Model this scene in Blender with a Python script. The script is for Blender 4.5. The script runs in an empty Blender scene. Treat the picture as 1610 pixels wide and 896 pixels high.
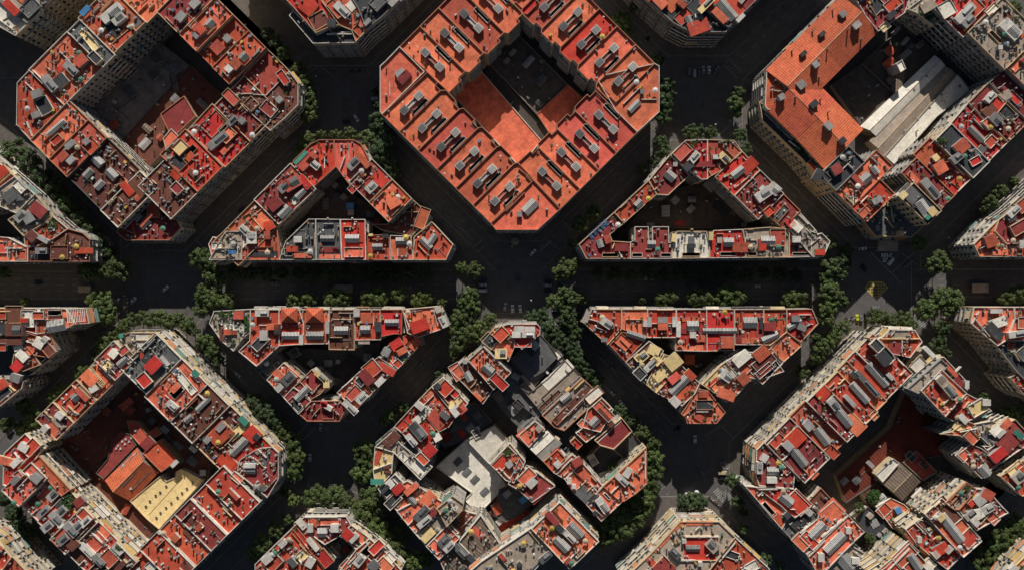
import bpy, math, random
from mathutils import Vector
from mathutils.geometry import tessellate_polygon
random.seed(11)
R = math.radians
scene = bpy.context.scene
COL = scene.collection
CAMH = 378.0
F = 1610 * 24 / 36.0           # focal length in photo pixels
H0 = 22.0
SUN_EL = 26.0

def W(px, py, z=H0):           # a photo pixel seen at height z -> world
    k = (CAMH - z) / F
    return ((px - 805) * k, -(py - 448) * k)

# ------------------------------------------------------------------ helpers
def lin(c):
    return tuple(((v / 255) / 12.92 if v / 255 < .04045 else ((v / 255 + .055) / 1.055) ** 2.4) for v in c)

class MB:
    def __init__(s): s.v = []; s.f = []; s.m = []
    def face(s, pts, m=0):
        i = len(s.v); s.v += [tuple(p) for p in pts]; s.f.append(list(range(i, i + len(pts)))); s.m.append(m)
    def box(s, cx, cy, z0, sx, sy, sz, rot=0, m=0, top=None, taper=1.0):
        c, n = math.cos(rot), math.sin(rot); i = len(s.v)
        for z, t in ((z0, 1), (z0 + sz, taper)):
            for a, b in ((-1, -1), (1, -1), (1, 1), (-1, 1)):
                x, y = a * sx / 2 * t, b * sy / 2 * t
                s.v.append((cx + x * c - y * n, cy + x * n + y * c, z))
        for q, mm in (((0, 3, 2, 1), m), ((4, 5, 6, 7), m if top is None else top), ((0, 1, 5, 4), m), ((1, 2, 6, 5), m), ((2, 3, 7, 6), m), ((3, 0, 4, 7), m)):
            s.f.append([i + k for k in q]); s.m.append(mm)
    def tube(s, p, q, r0, r1, n=6, m=0):
        p, q = Vector(p), Vector(q); d = (q - p).normalized()
        a = d.cross(Vector((0, 0, 1)) if abs(d.z) < .9 else Vector((1, 0, 0))).normalized(); b = d.cross(a)
        i = len(s.v)
        for o, r in ((p, r0), (q, r1)):
            for k in range(n):
                t = 2 * math.pi * k / n
                s.v.append(tuple(o + a * math.cos(t) * r + b * math.sin(t) * r))
        for k in range(n):
            k2 = (k + 1) % n
            s.f.append([i + k, i + k2, i + n + k2, i + n + k]); s.m.append(m)
        s.f.append([i + n + k for k in range(n)]); s.m.append(m)
    def gable(s, L, Wd, z0, rise, m=0, mg=None):      # ridge along x
        mg = m if mg is None else mg
        a, b = L / 2, Wd / 2
        s.face([(-a, -b, z0), (a, -b, z0), (a, 0, z0 + rise), (-a, 0, z0 + rise)], m)
        s.face([(a, b, z0), (-a, b, z0), (-a, 0, z0 + rise), (a, 0, z0 + rise)], m)
        s.face([(a, -b, z0), (a, b, z0), (a, 0, z0 + rise)], mg)
        s.face([(-a, b, z0), (-a, -b, z0), (-a, 0, z0 + rise)], mg)
    def mesh(s, name, mats):
        me = bpy.data.meshes.new(name); me.from_pydata(s.v, [], s.f)
        for x in mats: me.materials.append(x)
        me.polygons.foreach_set('material_index', s.m); me.update()
        return me

LABELS = {}
def link(name, data, parent=None, loc=(0, 0, 0), rz=0, scale=None):
    o = bpy.data.objects.new(name, data); COL.objects.link(o)
    o.location = loc
    if rz: o.rotation_euler = (0, 0, rz)
    if scale: o.scale = scale
    if parent: o.parent = parent
    return o
def tag(o, label, cat, group=None):
    o['label'] = label; o['category'] = cat
    if group: o['group'] = group
    LABELS.setdefault(label, []).append(o.name)
    return o
CACHE = {}
def cached(key, fn):
    if key not in CACHE: CACHE[key] = fn()
    return CACHE[key]

# ---------------------------------------------------------------- materials
def mat(name, rgb, rough=.85, stain=.35, tile=None, stripes=None, rnd=.25, metal=0, spec=.3, hue=.0, fine=.25, grid=None):
    """rgb: linear base colour.  stains by noise, optional panel joints and stripes, per object variation"""
    m = bpy.data.materials.new(name); m.use_nodes = True
    nt = m.node_tree; N = nt.nodes; L = nt.links; N.clear()
    out = N.new('ShaderNodeOutputMaterial'); bs = N.new('ShaderNodeBsdfPrincipled')
    L.new(bs.outputs[0], out.inputs[0])
    bs.inputs['Roughness'].default_value = rough; bs.inputs['Metallic'].default_value = metal
    bs.inputs['Specular IOR Level'].default_value = spec
    tc = N.new('ShaderNodeTexCoord'); oi = N.new('ShaderNodeObjectInfo')
    off = N.new('ShaderNodeVectorMath'); off.operation = 'SCALE'; off.inputs['Scale'].default_value = 1
    addv = N.new('ShaderNodeVectorMath'); addv.operation = 'ADD'
    comb = N.new('ShaderNodeCombineXYZ'); mul = N.new('ShaderNodeMath'); mul.operation = 'MULTIPLY'; mul.inputs[1].default_value = 90
    L.new(oi.outputs['Random'], mul.inputs[0]); L.new(mul.outputs[0], comb.inputs[0]); L.new(mul.outputs[0], comb.inputs[1])
    L.new(tc.outputs['Object'], addv.inputs[0]); L.new(comb.outputs[0], addv.inputs[1])
    vec = addv.outputs[0]
    val = None
    def chain(sock):
        nonlocal val
        if val is None: val = sock
        else:
            x = N.new('ShaderNodeMath'); x.operation = 'MULTIPLY'; L.new(val, x.inputs[0]); L.new(sock, x.inputs[1]); val = x.outputs[0]
    def ramp(sock, a, b, lo, hi):
        x = N.new('ShaderNodeMapRange'); x.inputs[1].default_value = a; x.inputs[2].default_value = b
        x.inputs[3].default_value = lo; x.inputs[4].default_value = hi; L.new(sock, x.inputs[0]); return x.outputs[0]
    n1 = N.new('ShaderNodeTexNoise'); n1.inputs['Scale'].default_value = .22; n1.inputs['Detail'].default_value = 6; n1.inputs['Roughness'].default_value = .65
    L.new(vec, n1.inputs['Vector']); chain(ramp(n1.outputs[0], .3, .7, 1 - stain * .75, 1 + stain * .5))
    n2 = N.new('ShaderNodeTexNoise'); n2.inputs['Scale'].default_value = 1.8; n2.inputs['Detail'].default_value = 4
    L.new(vec, n2.inputs['Vector']); chain(ramp(n2.outputs[0], .3, .7, 1 - fine * .8, 1 + fine * .7))
    if tile:
        n3 = N.new('ShaderNodeTexNoise'); n3.inputs['Scale'].default_value = .55; n3.inputs['Detail'].default_value = 9; n3.inputs['Roughness'].default_value = .7
        L.new(vec, n3.inputs['Vector']); chain(ramp(n3.outputs[0], .52, .68, 1.03, .74))
        b = N.new('ShaderNodeTexBrick'); b.inputs['Scale'].default_value = 1; b.inputs['Brick Width'].default_value = tile[0]; b.inputs['Row Height'].default_value = tile[1]
        b.inputs['Mortar Size'].default_value = tile[2]; b.inputs['Color1'].default_value = (1, 1, 1, 1); b.inputs['Color2'].default_value = (tile[3],) * 3 + (1,); b.inputs['Mortar'].default_value = (tile[4],) * 3 + (1,)
        L.new(vec, b.inputs['Vector']); chain(b.outputs['Color'])
    if stripes:
        w = N.new('ShaderNodeTexWave'); w.bands_direction = stripes[0]; w.inputs['Scale'].default_value = stripes[1]; w.inputs['Distortion'].default_value = .0
        L.new(tc.outputs['Object'], w.inputs['Vector']); chain(ramp(w.outputs[0], stripes[4] if len(stripes) > 4 else 0, stripes[5] if len(stripes) > 5 else 1, stripes[2], stripes[3]))
    chain(ramp(oi.outputs['Random'], 0, 1, 1 - rnd * .8, 1 + rnd * .6))
    mx = N.new('ShaderNodeVectorMath'); mx.operation = 'SCALE'
    if hue:
        hs = N.new('ShaderNodeHueSaturation'); hs.inputs['Color'].default_value = (*rgb, 1)
        m7 = N.new('ShaderNodeMath'); m7.operation = 'MULTIPLY'; m7.inputs[1].default_value = 7.31; L.new(oi.outputs['Random'], m7.inputs[0])
        fr = N.new('ShaderNodeMath'); fr.operation = 'FRACT'; L.new(m7.outputs[0], fr.inputs[0])
        L.new(ramp(fr.outputs[0], 0, 1, .5 - hue * .3, .5 + hue * .45), hs.inputs['Hue']); L.new(hs.outputs[0], mx.inputs[0])
    else:
        mx.inputs[0].default_value = rgb
    L.new(val, mx.inputs['Scale']); L.new(mx.outputs[0], bs.inputs['Base Color'])
    return m

def sm(c, k=1.4): return tuple(min(.84, v * k) for v in lin(c))
TJ = (3.4, 2.6, .035, .93, .72)      # expansion joints of the roof paving
ROOF = {
 'O': mat('terracotta_orange', sm((205, 104, 77)), stain=.5, tile=TJ, hue=.012),
 'Q': mat('terracotta_brick', sm((174, 72, 53)), tile=TJ, hue=.012),
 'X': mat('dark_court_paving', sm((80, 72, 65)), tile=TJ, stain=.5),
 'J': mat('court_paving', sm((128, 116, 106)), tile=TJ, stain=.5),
 'Z': mat('dark_clay_tiles', sm((104, 48, 36)), stripes=('X', .2, .55, 1.12), tile=(30, 1.6, .1, .92, .85)),
 'R': mat('terracotta_red', sm((176, 54, 44)), tile=TJ, hue=.014),
 'M': mat('crimson_coating', sm((130, 54, 52)), tile=TJ, hue=.01),
 'T': mat('terracotta_dull', sm((164, 78, 60)), tile=TJ, hue=.02),
 'P': mat('terracotta_pink', sm((192, 90, 72)), tile=TJ, hue=.015),
 'B': mat('brown_roofing', sm((102, 60, 50)), tile=TJ, hue=.02),
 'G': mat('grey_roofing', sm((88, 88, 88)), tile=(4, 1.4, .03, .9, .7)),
 'W': mat('white_roofing', sm((206, 196, 182)), tile=(5, 1.6, .03, .95, .7), stain=.25),
 'L': mat('pale_grey_roofing', sm((150, 135, 120)), tile=TJ),
 'Y': mat('cream_roofing', sm((206, 178, 126)), tile=(6, 2.2, .03, .95, .8), stain=.2),
 'C': mat('clay_tiles', sm((190, 94, 66)), stripes=('X', .26, .68, 1.08), tile=(30, 1.6, .1, .92, .85), hue=.012, fine=.35),
 'D': mat('weathered_tiles', sm((122, 106, 92)), stripes=('X', .2, .55, 1.12), tile=(30, 1.6, .1, .92, .8), fine=.35),
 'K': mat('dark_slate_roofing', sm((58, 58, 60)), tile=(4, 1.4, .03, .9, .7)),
 'E': mat('green_awning_cloth', sm((60, 120, 105))),
 'U': mat('blue_cloth', sm((70, 120, 165))),
}
COLNAME = {'X': 'dark', 'Q': 'orange', 'J': 'grey brown', 'Z': 'dark tiled', 'O': 'orange', 'R': 'red', 'M': 'crimson', 'T': 'terracotta', 'P': 'pinkish', 'B': 'brown', 'G': 'grey', 'W': 'white', 'L': 'pale', 'Y': 'cream', 'C': 'clay tiled', 'D': 'grey tiled', 'K': 'slate', 'E': 'green', 'U': 'blue'}
FAC = {
 'cream': mat('cream_render', (.58, .46, .29), tile=(7, 3.3, .03, .96, .85), rnd=.2),
 'pale': mat('pale_render', (.55, .5, .42), tile=(7, 3.3, .03, .96, .85), rnd=.2),
 'ochre': mat('ochre_render', (.4, .3, .19), tile=(7, 3.3, .03, .96, .85), rnd=.25),
 'grey': mat('grey_render', (.3, .28, .26), tile=(7, 3.3, .03, .96, .85), rnd=.25),
 'brick': mat('brick_wall', (.28, .19, .15), tile=(1.2, .35, .03, .9, .8), rnd=.25),
}
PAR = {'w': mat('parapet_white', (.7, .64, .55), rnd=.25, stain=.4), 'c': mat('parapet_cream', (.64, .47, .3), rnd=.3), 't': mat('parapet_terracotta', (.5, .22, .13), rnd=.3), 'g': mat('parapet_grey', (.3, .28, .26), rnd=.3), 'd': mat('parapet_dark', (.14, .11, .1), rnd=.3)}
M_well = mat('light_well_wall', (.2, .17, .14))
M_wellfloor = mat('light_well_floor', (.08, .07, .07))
M_box = mat('grey_cement', (.34, .32, .3), rnd=.45)
M_boxw = mat('whitewash', (.62, .58, .52), rnd=.3)
M_rib = mat('ribbed_roof_light', (.5, .48, .45), stripes=('X', .42, .25, 1.05, .3, .55), rnd=.35, rough=.5)
M_ribd = mat('ribbed_roof_dark', (.2, .2, .2), stripes=('X', .42, .3, 1.1, .3, .55), rnd=.4, rough=.5)
M_frame = mat('pale_frame', (.6, .56, .5), rnd=.25)
M_metal = mat('galvanised_metal', (.4, .4, .4), rough=.45, metal=.5, rnd=.4)
M_dark = mat('dark_metal', (.05, .05, .05), rough=.5)
M_glass = mat('window_glass', (.02, .025, .03), rough=.12, spec=.5, stain=.1, fine=.05)
M_shut = mat('roller_blind', (.42, .36, .27), stripes=('Z', 3.0, .75, 1.0), rnd=.4)
M_panel = mat('solar_panel_glass', (.05, .09, .17), rough=.25, tile=(1.0, 1.6, .06, .9, 4.5), spec=.5)
M_leafpot = mat('potted_leaves', (.05, .1, .025), rnd=.5)
M_pot = mat('clay_pot', (.35, .14, .08))
M_awn = [mat('awning_cloth_%s' % n, c, stripes=('X', 1.1, .55, 1.05, .4, .6), rnd=.25) for n, c in (('cream', (.66, .56, .4)), ('green', (.16, .3, .25)), ('ochre', (.62, .4, .14)), ('white', (.68, .62, .54)), ('orange', (.6, .25, .12)), ('sand', (.66, .5, .28)))]
M_junk = [mat('painted_%s' % n, c, rnd=.3) for n, c in (('white', (.62, .6, .56)), ('blue', (.12, .25, .42)), ('green', (.1, .25, .17)), ('yellow', (.6, .42, .1)), ('black', (.03, .03, .03)), ('rust', (.35, .12, .06)), ('grey', (.3, .3, .3)), ('cream', (.56, .45, .3)))]

# ------------------------------------------------------------- polygon tools
def area(p): return sum(p[i][0] * p[(i + 1) % len(p)][1] - p[(i + 1) % len(p)][0] * p[i][1] for i in range(len(p))) / 2
def inside(pt, poly):
    x, y = pt; c = False; j = len(poly) - 1
    for i in range(len(poly)):
        xi, yi = poly[i]; xj, yj = poly[j]
        if (yi > y) != (yj > y) and x < (xj - xi) * (y - yi) / (yj - yi) + xi: c = not c
        j = i
    return c
def edge_dist(pt, poly):
    best = 1e9
    for i in range(len(poly)):
        ax, ay = poly[i]; bx, by = poly[(i + 1) % len(poly)]
        dx, dy = bx - ax, by - ay; t = max(0, min(1, ((pt[0] - ax) * dx + (pt[1] - ay) * dy) / (dx * dx + dy * dy + 1e-9)))
        best = min(best, math.hypot(pt[0] - ax - t * dx, pt[1] - ay - t * dy))
    return best
def offset(poly, d):                 # inward for positive d (ccw polygon)
    n = len(poly); out = []
    for i in range(n):
        p0, p1, p2 = poly[i - 1], poly[i], poly[(i + 1) % n]
        e1 = Vector((p1[0] - p0[0], p1[1] - p0[1])).normalized(); e2 = Vector((p2[0] - p1[0], p2[1] - p1[1])).normalized()
        n1 = Vector((-e1.y, e1.x)); n2 = Vector((-e2.y, e2.x)); b = n1 + n2
        if b.length < .2: b = n1
        b.normalize(); k = d / max(.45, b.dot(n1))
        out.append((p1[0] + b.x * k, p1[1] + b.y * k))
    return out
def clean(poly):
    out = []
    for p in poly:
        if not out or math.hypot(p[0] - out[-1][0], p[1] - out[-1][1]) > .5: out.append(p)
    if math.hypot(out[0][0] - out[-1][0], out[0][1] - out[-1][1]) < .5: out.pop()
    return out

BL = []            # every building of the scene, collected first
VERTS = []
def weld(p):
    for q in VERTS:
        if abs(q[0] - p[0]) < 1.0 and abs(q[1] - p[1]) < 1.0: return q
    VERTS.append(p); return p
TX = (0, 400, 800, 1200); TY = (0, 220, 440, 666); TK = 1597 / 410.0
def tpx(t, x, y): return (TX[int(t[0])] + x / TK, TY[int(t[1])] + y / TK)
def feats_of(s):
    out = []
    for part in [q for q in s.split('|') if q]:
        t, body = part.split(':')
        for f in body.split(';'):
            f = f.strip()
            if not f: continue
            a = f[1:].split(','); c = None
            if a and a[-1].isalpha(): c = a.pop()
            v = [float(q) for q in a if q.strip()]
            p = tpx(t, v[0], v[1]) if t != 'px' else (v[0], v[1])
            out.append((f[0], p, v[2] if len(v) > 2 else None, v[3] if len(v) > 3 else None, v[4] if len(v) > 4 else None, c))
    return out
class Blk: name = ''; key = ''
def add(px, col, feats='', pos='', h=None, label=None, z=None, **kw):
    h = h if h is not None else H0 + random.uniform(-1.6, 1.8)
    hz = z if z is not None else (H0 if abs(h - H0) < 2.3 else h)
    BL.append(dict(px=px, poly=[weld(W(x, y, hz)) for x, y in px], col=col, feats=feats_of(feats), h=h, pos=pos, label=label, blk=Blk.name, key=Blk.key, row=None, **kw))
def P(t, pts, col, feats='', pos='', h=None, **kw):      # polygon read in one tile of the photo
    add([tpx(t, x, y) for x, y in pts], col, ((t + ':' + feats) if feats and ':' not in feats.split('|')[0] else feats), pos, h, **kw)
ORD = ['first', 'second', 'third', 'fourth', 'fifth', 'sixth', 'seventh', 'eighth', 'ninth', 'tenth', 'eleventh', 'twelfth', 'thirteenth', 'fourteenth', 'fifteenth', 'sixteenth', 'seventeenth', 'eighteenth', 'nineteenth', 'twentieth']
def row(kind, o, i, cuts, specs, **kw):                  # a terrace of buildings along one side of a block
    def pt(l, c):
        return ((l + c) / 2, (l - c) / 2) if kind in ('UL', 'LR') else ((c + l) / 2, (c - l) / 2)
    side = {'UL': 'upper left', 'LR': 'lower right', 'UR': 'upper right', 'LL': 'lower left'}[kind]
    frm = {'UL': 'left', 'LR': 'bottom', 'UR': 'top', 'LL': 'left'}[kind]
    for k, sp in enumerate(specs):
        col, feats = sp[0], sp[1]; op = dict(sp[2]) if len(sp) > 2 else {}
        ii = op.pop('i', i); oo = op.pop('o', o); c0, c1 = cuts[k], cuts[k + 1]
        stp = kw.get('step') or op.get('step') or 0; w_ = c1 - c0; sg = 1 if ii > oo else -1
        rear = [pt(ii, c1), pt(ii, c0)] if not stp else [pt(ii, c1), pt(ii, c1 - w_ * .3), pt(ii + sg * stp, c1 - w_ * .3), pt(ii + sg * stp, c0 + w_ * .08), pt(ii, c0 + w_ * .08), pt(ii, c0)]
        add([pt(oo, c0), pt(oo, c1)] + rear, col, feats, **{**kw, **op})
        BL[-1]['row'] = (ORD[k], frm, side)
# ------------------------------------------------------------------ the blocks
def blk(key, name): Blk.key = key; Blk.name = name
# ---- top centre block: terraces with dumbbell skylights
blk('TC', 'the top centre block')
Dq = 'px:D%s,%s,14,3,%d;W%s,%s,10,1.5,%d,W'
def dumb(kind, c0, c1, o, i, swap=1):
    m = (c0 + c1) / 2; l = o + (i - o) * .5; a = {'UL': -45, 'LR': -45, 'UR': 45, 'LL': 45}[kind]
    pt = lambda l, c: ((l + c) / 2, (l - c) / 2) if kind in ('UL', 'LR') else ((c + l) / 2, (c - l) / 2)
    p = pt(l, m); q = pt(l + (i - o) * .06, c1 - 7)
    return Dq % (p[0], p[1], a, q[0], q[1], a)
c = [554, 618, 676, 740, 800, 860]
row('UL', 703, 845, c, [(k, dumb('UL', c[n], c[n + 1], 703, 845)) for n, k in enumerate('OOTOR')], step=8, h=H0, par='t', fac='ochre')
c = [782, 836, 895, 954, 1013, 1066, 1123]
row('LL', 420, 550, c, [(k, dumb('LL', c[n], c[n + 1], 420, 550)) for n, k in enumerate('OOTOTO')], step=8, h=H0, par='t', fac='pale')
c = [700, 770, 836, 898, 957, 1012, 1070, 1130]
row('UR', 928, 806, c, [(k, dumb('UR', c[n], c[n + 1], 928, 806)) for n, k in enumerate('POTOROO')], step=8, h=H0, par='t', fac='pale')
c = [552, 614, 673, 729, 793]
row('LR', 1210, 1080, c, [(k, dumb('LR', c[n], c[n + 1], 1210, 1080)) for n, k in enumerate('OOPP')], step=8, h=H0, par='t', fac='pale')
add([(598, 105), (598, 176), (601, 181), (668, 114), (628, 75), (607, 97)], 'O', '10:R915,470,7,4,45,M;B890,445,5,3,30;P830,545,7,.3,90', 'left corner', H0, par='w')
add([(1036, 105), (1036, 177), (1001, 209), (968, 176), (940, 128), (951, 119), (1029, 101)], 'O', '20:S770,650,7,3,45;B820,560,2,2,90;P760,580,14,0.3,45;P860,610,8,0.3,0', 'right corner', H0, par='w')
add([(771, 352), (780, 362), (845, 362), (881, 330), (840, 285), (815, 265), (805, 320)], 'O', '21:S130,410,8,5,45;B65,455,2.5,2.5,0;P40,380,14,.3,45;W20,400,6,1.5,45', 'bottom corner', H0, par='t')
add([(712, 150), (752, 110), (851, 221), (818, 264)], 'O', '', 'orange courtyard hall', 5, par='w', kind='hall')
add([(753, 109), (765, 97), (865, 214), (852, 221)], 'X', '', 'dark courtyard passage', 3, par='d', kind='hall')
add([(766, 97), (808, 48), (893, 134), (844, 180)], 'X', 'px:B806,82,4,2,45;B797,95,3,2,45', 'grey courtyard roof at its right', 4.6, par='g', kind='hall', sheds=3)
add([(845, 181), (894, 135), (917, 155), (882, 199), (868, 212)], 'O', '', 'orange right corner of the courtyard', 5.2, par='t', kind='hall')
add([(746, 105), (752, 110), (766, 97), (760, 91)], 'K', '', 'dark stub of the courtyard passage', 3.2, par='d', kind='hall')
# ---- top left block
blk('TL', 'the top left block')
add([(28, 131), (27, 197), (49, 221), (103, 167), (47, 111)], 'O', '00:B220,575,5,4,20;B215,705,4,3,20;T270,650,9,7,-60,K;P180,530,6,.3,-45;P180,790,8,.3,-70;A235,770,4,3', 'left corner', par='w')
row('UL', 158, 270, [-64, 56, 95, 195, 290], [
 ('O', '00:A325,430,5,4;B430,420,8,4,-45;R490,370,6,5,40,P;T375,500,7,6,40,K;B300,510,9,4,-50;A500,490,6,4;A455,320,4,4;P400,350,8,.3,-45', dict(par='w')),
 ('G', '00:T545,245,13,4,-52,Y;T590,360,9,6,-45,K', dict(par='w', h=24.5)),
 ('T', '00:B680,80,12,5,40,W;B720,110,7,5,40,W;T690,170,10,6,-40,K;A640,210,5,5;T760,235,14,4,40,O;U530,72,6,3,45', dict(par='c')),
 ('O', '00:T800,40,6,5,40,T;A870,170,5,6;T900,100,6,5,45,O', dict(par='c'))])
row('LL', -172, -48, [269, 330, 387, 490, 545], [
 ('O', '00:S340,780,11,2.5,40,Y;B470,815,3,3,40;B450,875,3,3,40;A410,780,4,5;T350,860,6,4,40,R'),
 ('T', '01:B425,30,5,3,40;B525,10,3,3,40;B430,125,4,3,45;T560,40,7,7,-45,O;P450,90,9,.3,45', dict(par='t')),
 ('B', '01:S595,130,6,4.5,-45;S535,205,5,3.5,45;S680,210,6,4.5,-45;S605,275,5,3.5,45', dict(par='d')),
 ('B', '01:T780,300,8,4,-50,R;A800,380,4,3;P690,370,9,.3,-50;T850,285,10,6,-50,B')])
add([(185, 366), (199, 378), (267, 378), (285, 359), (272, 333), (241, 308), (192, 343)], 'M', '01:T940,430,6,8,0,O;W885,440,3,3,45;W1010,450,4,3,45;B840,475,4,3,45;P820,560,7,.3,-75;P965,555,6,.3,90', 'bottom corner', 17, par='t', z=17)
row('LR', 616, 508, [-75, 10, 90, 170, 265], [
 ('B', '01:T1080,210,10,9,-45,R;W1070,240,5,5,45;T1090,300,6,5,-45,M;A1010,200,7,5;A1120,340,4,5', dict(i=512, awn=0)),
 ('R', '01:A1020,150,6,5;B1280,50,10,3,45;T1110,50,6,7,-45,Y;W1180,60,4,3,45;T1090,140,8,6,-45,K;A1215,180,5,5', dict(i=498)),
 ('R', '00:B1330,860,12,4,40;T1310,760,12,9,45,R;B1420,740,6,3,45;T1400,830,8,6,45,O;A1240,760,9,4;W1370,790,5,3,45', dict(i=495)),
 ('M', '00:T1420,600,9,5,-45,P;T1540,640,6,6,-45,B;A1400,690,5,4;B1480,740,3,3,-45;P1480,640,10,.3,-50', dict(i=503))])
row('UR', 343, 228, [200, 270, 339, 393, 444, 498], [
 ('P', '00:B1180,20,6,4,50;A1000,100,8,5;W1120,60,4,3,45;T1040,170,9,6,45,K'),
 ('M', '00:B1105,100,5,4,50;B1190,20,5,4,45;A1060,180,6,5;T1160,130,10,6,-45,P;A1300,60,4,6;T1130,230,6,3,45,O'),
 ('O', '00:R1220,180,5,5,45,O;B1200,215,3,3,45;S1285,140,4,4,45;P1240,80,8,.3,45;P1370,150,5,.3,45', dict(par='t')),
 ('O', '00:R1330,290,6,6,45,T;B1390,235,3.5,3.5,45;T1200,300,8,3,-50,T;P1340,180,6,.3,45', dict(par='t')),
 ('O', '00:R1440,390,5,5,45,T;B1400,420,3.5,3.5,45,W;S1490,345,4,4,45,W;A1340,450,9,4', dict(par='t'))])
add([(370, 128), (420, 78), (436, 92), (455, 112), (418, 150), (388, 147)], 'T', '10:U40,310,7,3,-35;T80,210,9,3,-40,W;A20,340,6,4;P60,250,12,.3,-40', 'right terrace', 20.5)
add([(388, 148), (418, 150), (456, 112), (469, 131), (469, 165), (447, 187), (425, 206), (362, 150)], 'B', '10:T180,480,12,6,-55,R;A215,500,5,6;B130,460,6,4,30,Y;T90,670,8,6,-40,M;B150,610,3,3,40', 'right corner', 21.5)
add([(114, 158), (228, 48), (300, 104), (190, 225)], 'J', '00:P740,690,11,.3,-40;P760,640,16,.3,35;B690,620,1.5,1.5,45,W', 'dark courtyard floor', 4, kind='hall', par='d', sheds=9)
add([(190, 226), (300, 105), (350, 150), (232, 266)], 'B', '00:T1070,510,9,24,10,D', 'brown courtyard floor', 4.4, kind='hall', par='d', sheds=7)  # the pale D patch is a pool of sunlight put in as colour
P('00', [(985, 700), (1130, 590), (1200, 715), (1055, 850)], 'M', '00:B1105,745,1,1,0,W', 'maroon courtyard hall', 9, kind='hall', par='t')
P('00', [(1000, 850), (1050, 790), (1110, 850), (1020, 920)], 'O', '', 'orange courtyard annexe', 10, kind='hall', par='w')
# ---- cropped blocks along the top edge, outlines stretched out of view to shade the streets
blk('N1', 'the cropped upper left block')
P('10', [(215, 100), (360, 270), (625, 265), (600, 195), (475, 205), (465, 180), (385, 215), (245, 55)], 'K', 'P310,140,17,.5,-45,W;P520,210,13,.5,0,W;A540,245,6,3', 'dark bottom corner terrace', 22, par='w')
P('10', [(245, 55), (385, 214), (465, 180), (530, 165), (420, 20), (405, -60), (200, -330), (-130, -330)], 'R', 'T395,125,9,8,30,B;T330,40,8,8,-40,R;B470,140,4,4,0,K;P300,130,10,.3,45;T160,-40,9,9,45,O', 'left side', 24)
P('10', [(530, 165), (600, 195), (625, 265), (690, 190), (640, 60), (562, -60), (560, -330), (200, -330), (405, -60), (425, 20)], 'O', 'B535,60,9,4,-45,W;A615,100,6,7;T500,60,10,5,-50,T;T600,30,6,5,45,W;T640,190,4,6,45,O;A500,20,6,6', 'bottom middle', 23)
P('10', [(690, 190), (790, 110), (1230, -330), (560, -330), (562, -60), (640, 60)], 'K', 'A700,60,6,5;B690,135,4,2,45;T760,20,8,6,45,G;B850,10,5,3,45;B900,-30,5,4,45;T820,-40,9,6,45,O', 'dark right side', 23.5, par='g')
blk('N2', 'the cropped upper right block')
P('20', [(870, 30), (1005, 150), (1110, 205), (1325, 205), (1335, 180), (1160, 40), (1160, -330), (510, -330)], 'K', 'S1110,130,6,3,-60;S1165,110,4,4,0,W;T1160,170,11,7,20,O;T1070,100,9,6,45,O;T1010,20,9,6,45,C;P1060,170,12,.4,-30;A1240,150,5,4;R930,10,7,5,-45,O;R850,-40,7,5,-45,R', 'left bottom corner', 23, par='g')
P('20', [(1160, 40), (1335, 182), (1500, 20), (2350, -830), (1160, -830)], 'O', 'S1340,60,12,5,-50;B1210,30,10,3,45,Y;T1290,100,9,4,-45,O;B1420,110,5,2,45,W;T1460,10,6,6,40,M;A1250,60,5,4;A1350,140,3,3', 'right side', 24)
blk('TLC', 'the cropped top left corner block')
P('00', [(-520, -200), (-120, 100), (100, 224), (175, 150), (60, 60), (-60, -40), (-60, -330)], 'W', 'T80,130,9,6,30,W;P20,140,14,.4,-35', 'pale lower part', 27, par='w')
P('00', [(60, 60), (175, 150), (250, 80), (250, -330), (-60, -330), (-60, -40)], 'L', 'R65,45,9,4,-45,R;T190,50,9,7,45,G', 'pale upper part', 27.6, par='g')
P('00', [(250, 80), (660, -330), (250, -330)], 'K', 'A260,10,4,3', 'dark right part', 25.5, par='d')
# ---- top right block: clay tiled roofs round a court with pale sheds
blk('TR', 'the top right block')
row('UL', 1316, 1430, [1095, 1212, 1328], [
 ('C', '30:B240,335,3,2,40,K;B420,285,4,3,40;B310,405,3,3,40;H335,370;H385,310;H180,310;H490,370;H345,470;H460,250', dict(roof='gable', fac='brick')),
 ('C', '30:B355,215,3,2,40,K;B480,95,3,3,40;B560,165,4,3,40;H305,190;H430,60;H510,190;H605,240', dict(roof='gable', fac='brick'))], h=22)
add([(1203, 113), (1203, 167), (1208, 173), (1262, 141), (1258, 163), (1243, 150), (1206, 108)][:3] + [(1262, 152), (1248, 137), (1206, 110)], 'C', '30:H65,500;B105,465,3,2,40,K;P165,490,3,1,45,W', 'left corner with chimneys', 21, par='w')
row('LL', 1036, 1154, [1380, 1470, 1560], [
 ('C', '30:B225,525,4,4,40;B105,600,3,3,30;H190,600;H350,610;B300,645,4,3,40,K', dict(roof='gable')),
 ('C', '30:B230,720,5,3,-45;B385,780,4,3,-45;H175,780;H330,690;H395,690;B470,870,3,3,40,K', dict(roof='gable', o=1032))], h=21.5, fac='brick')
add([(1193, 160), (1203, 168), (1298, 264), (1306, 275), (1294, 290), (1260, 250), (1198, 190)], 'K', '31:G230,60,7,3;T300,150,5,4,-45,G;P330,130,6,.4,-45,W;T300,170,6,2,-50,O', 'terraces below the tiles', 17.5, par='c')
row('LL', 1010, 1140, [1562, 1613, 1664, 1711], [
 ('K', '31:R455,180,5,5,30,M;A520,110,6,5;T380,230,6,4,-45,K;B340,215,6,4,60,K', dict(i=1100)),
 ('O', '31:S630,240,6,5,40;S690,185,4,3,-50;A530,320,9,6;T550,380,5,3,45,W;P560,290,12,.3,-50', dict(par='t')),
 ('R', '31:A690,385,8,5;B700,370,5,3,30;T620,440,7,4,45,O;P620,410,10,.3,-50', dict(par='t', i=1100))])
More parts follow.
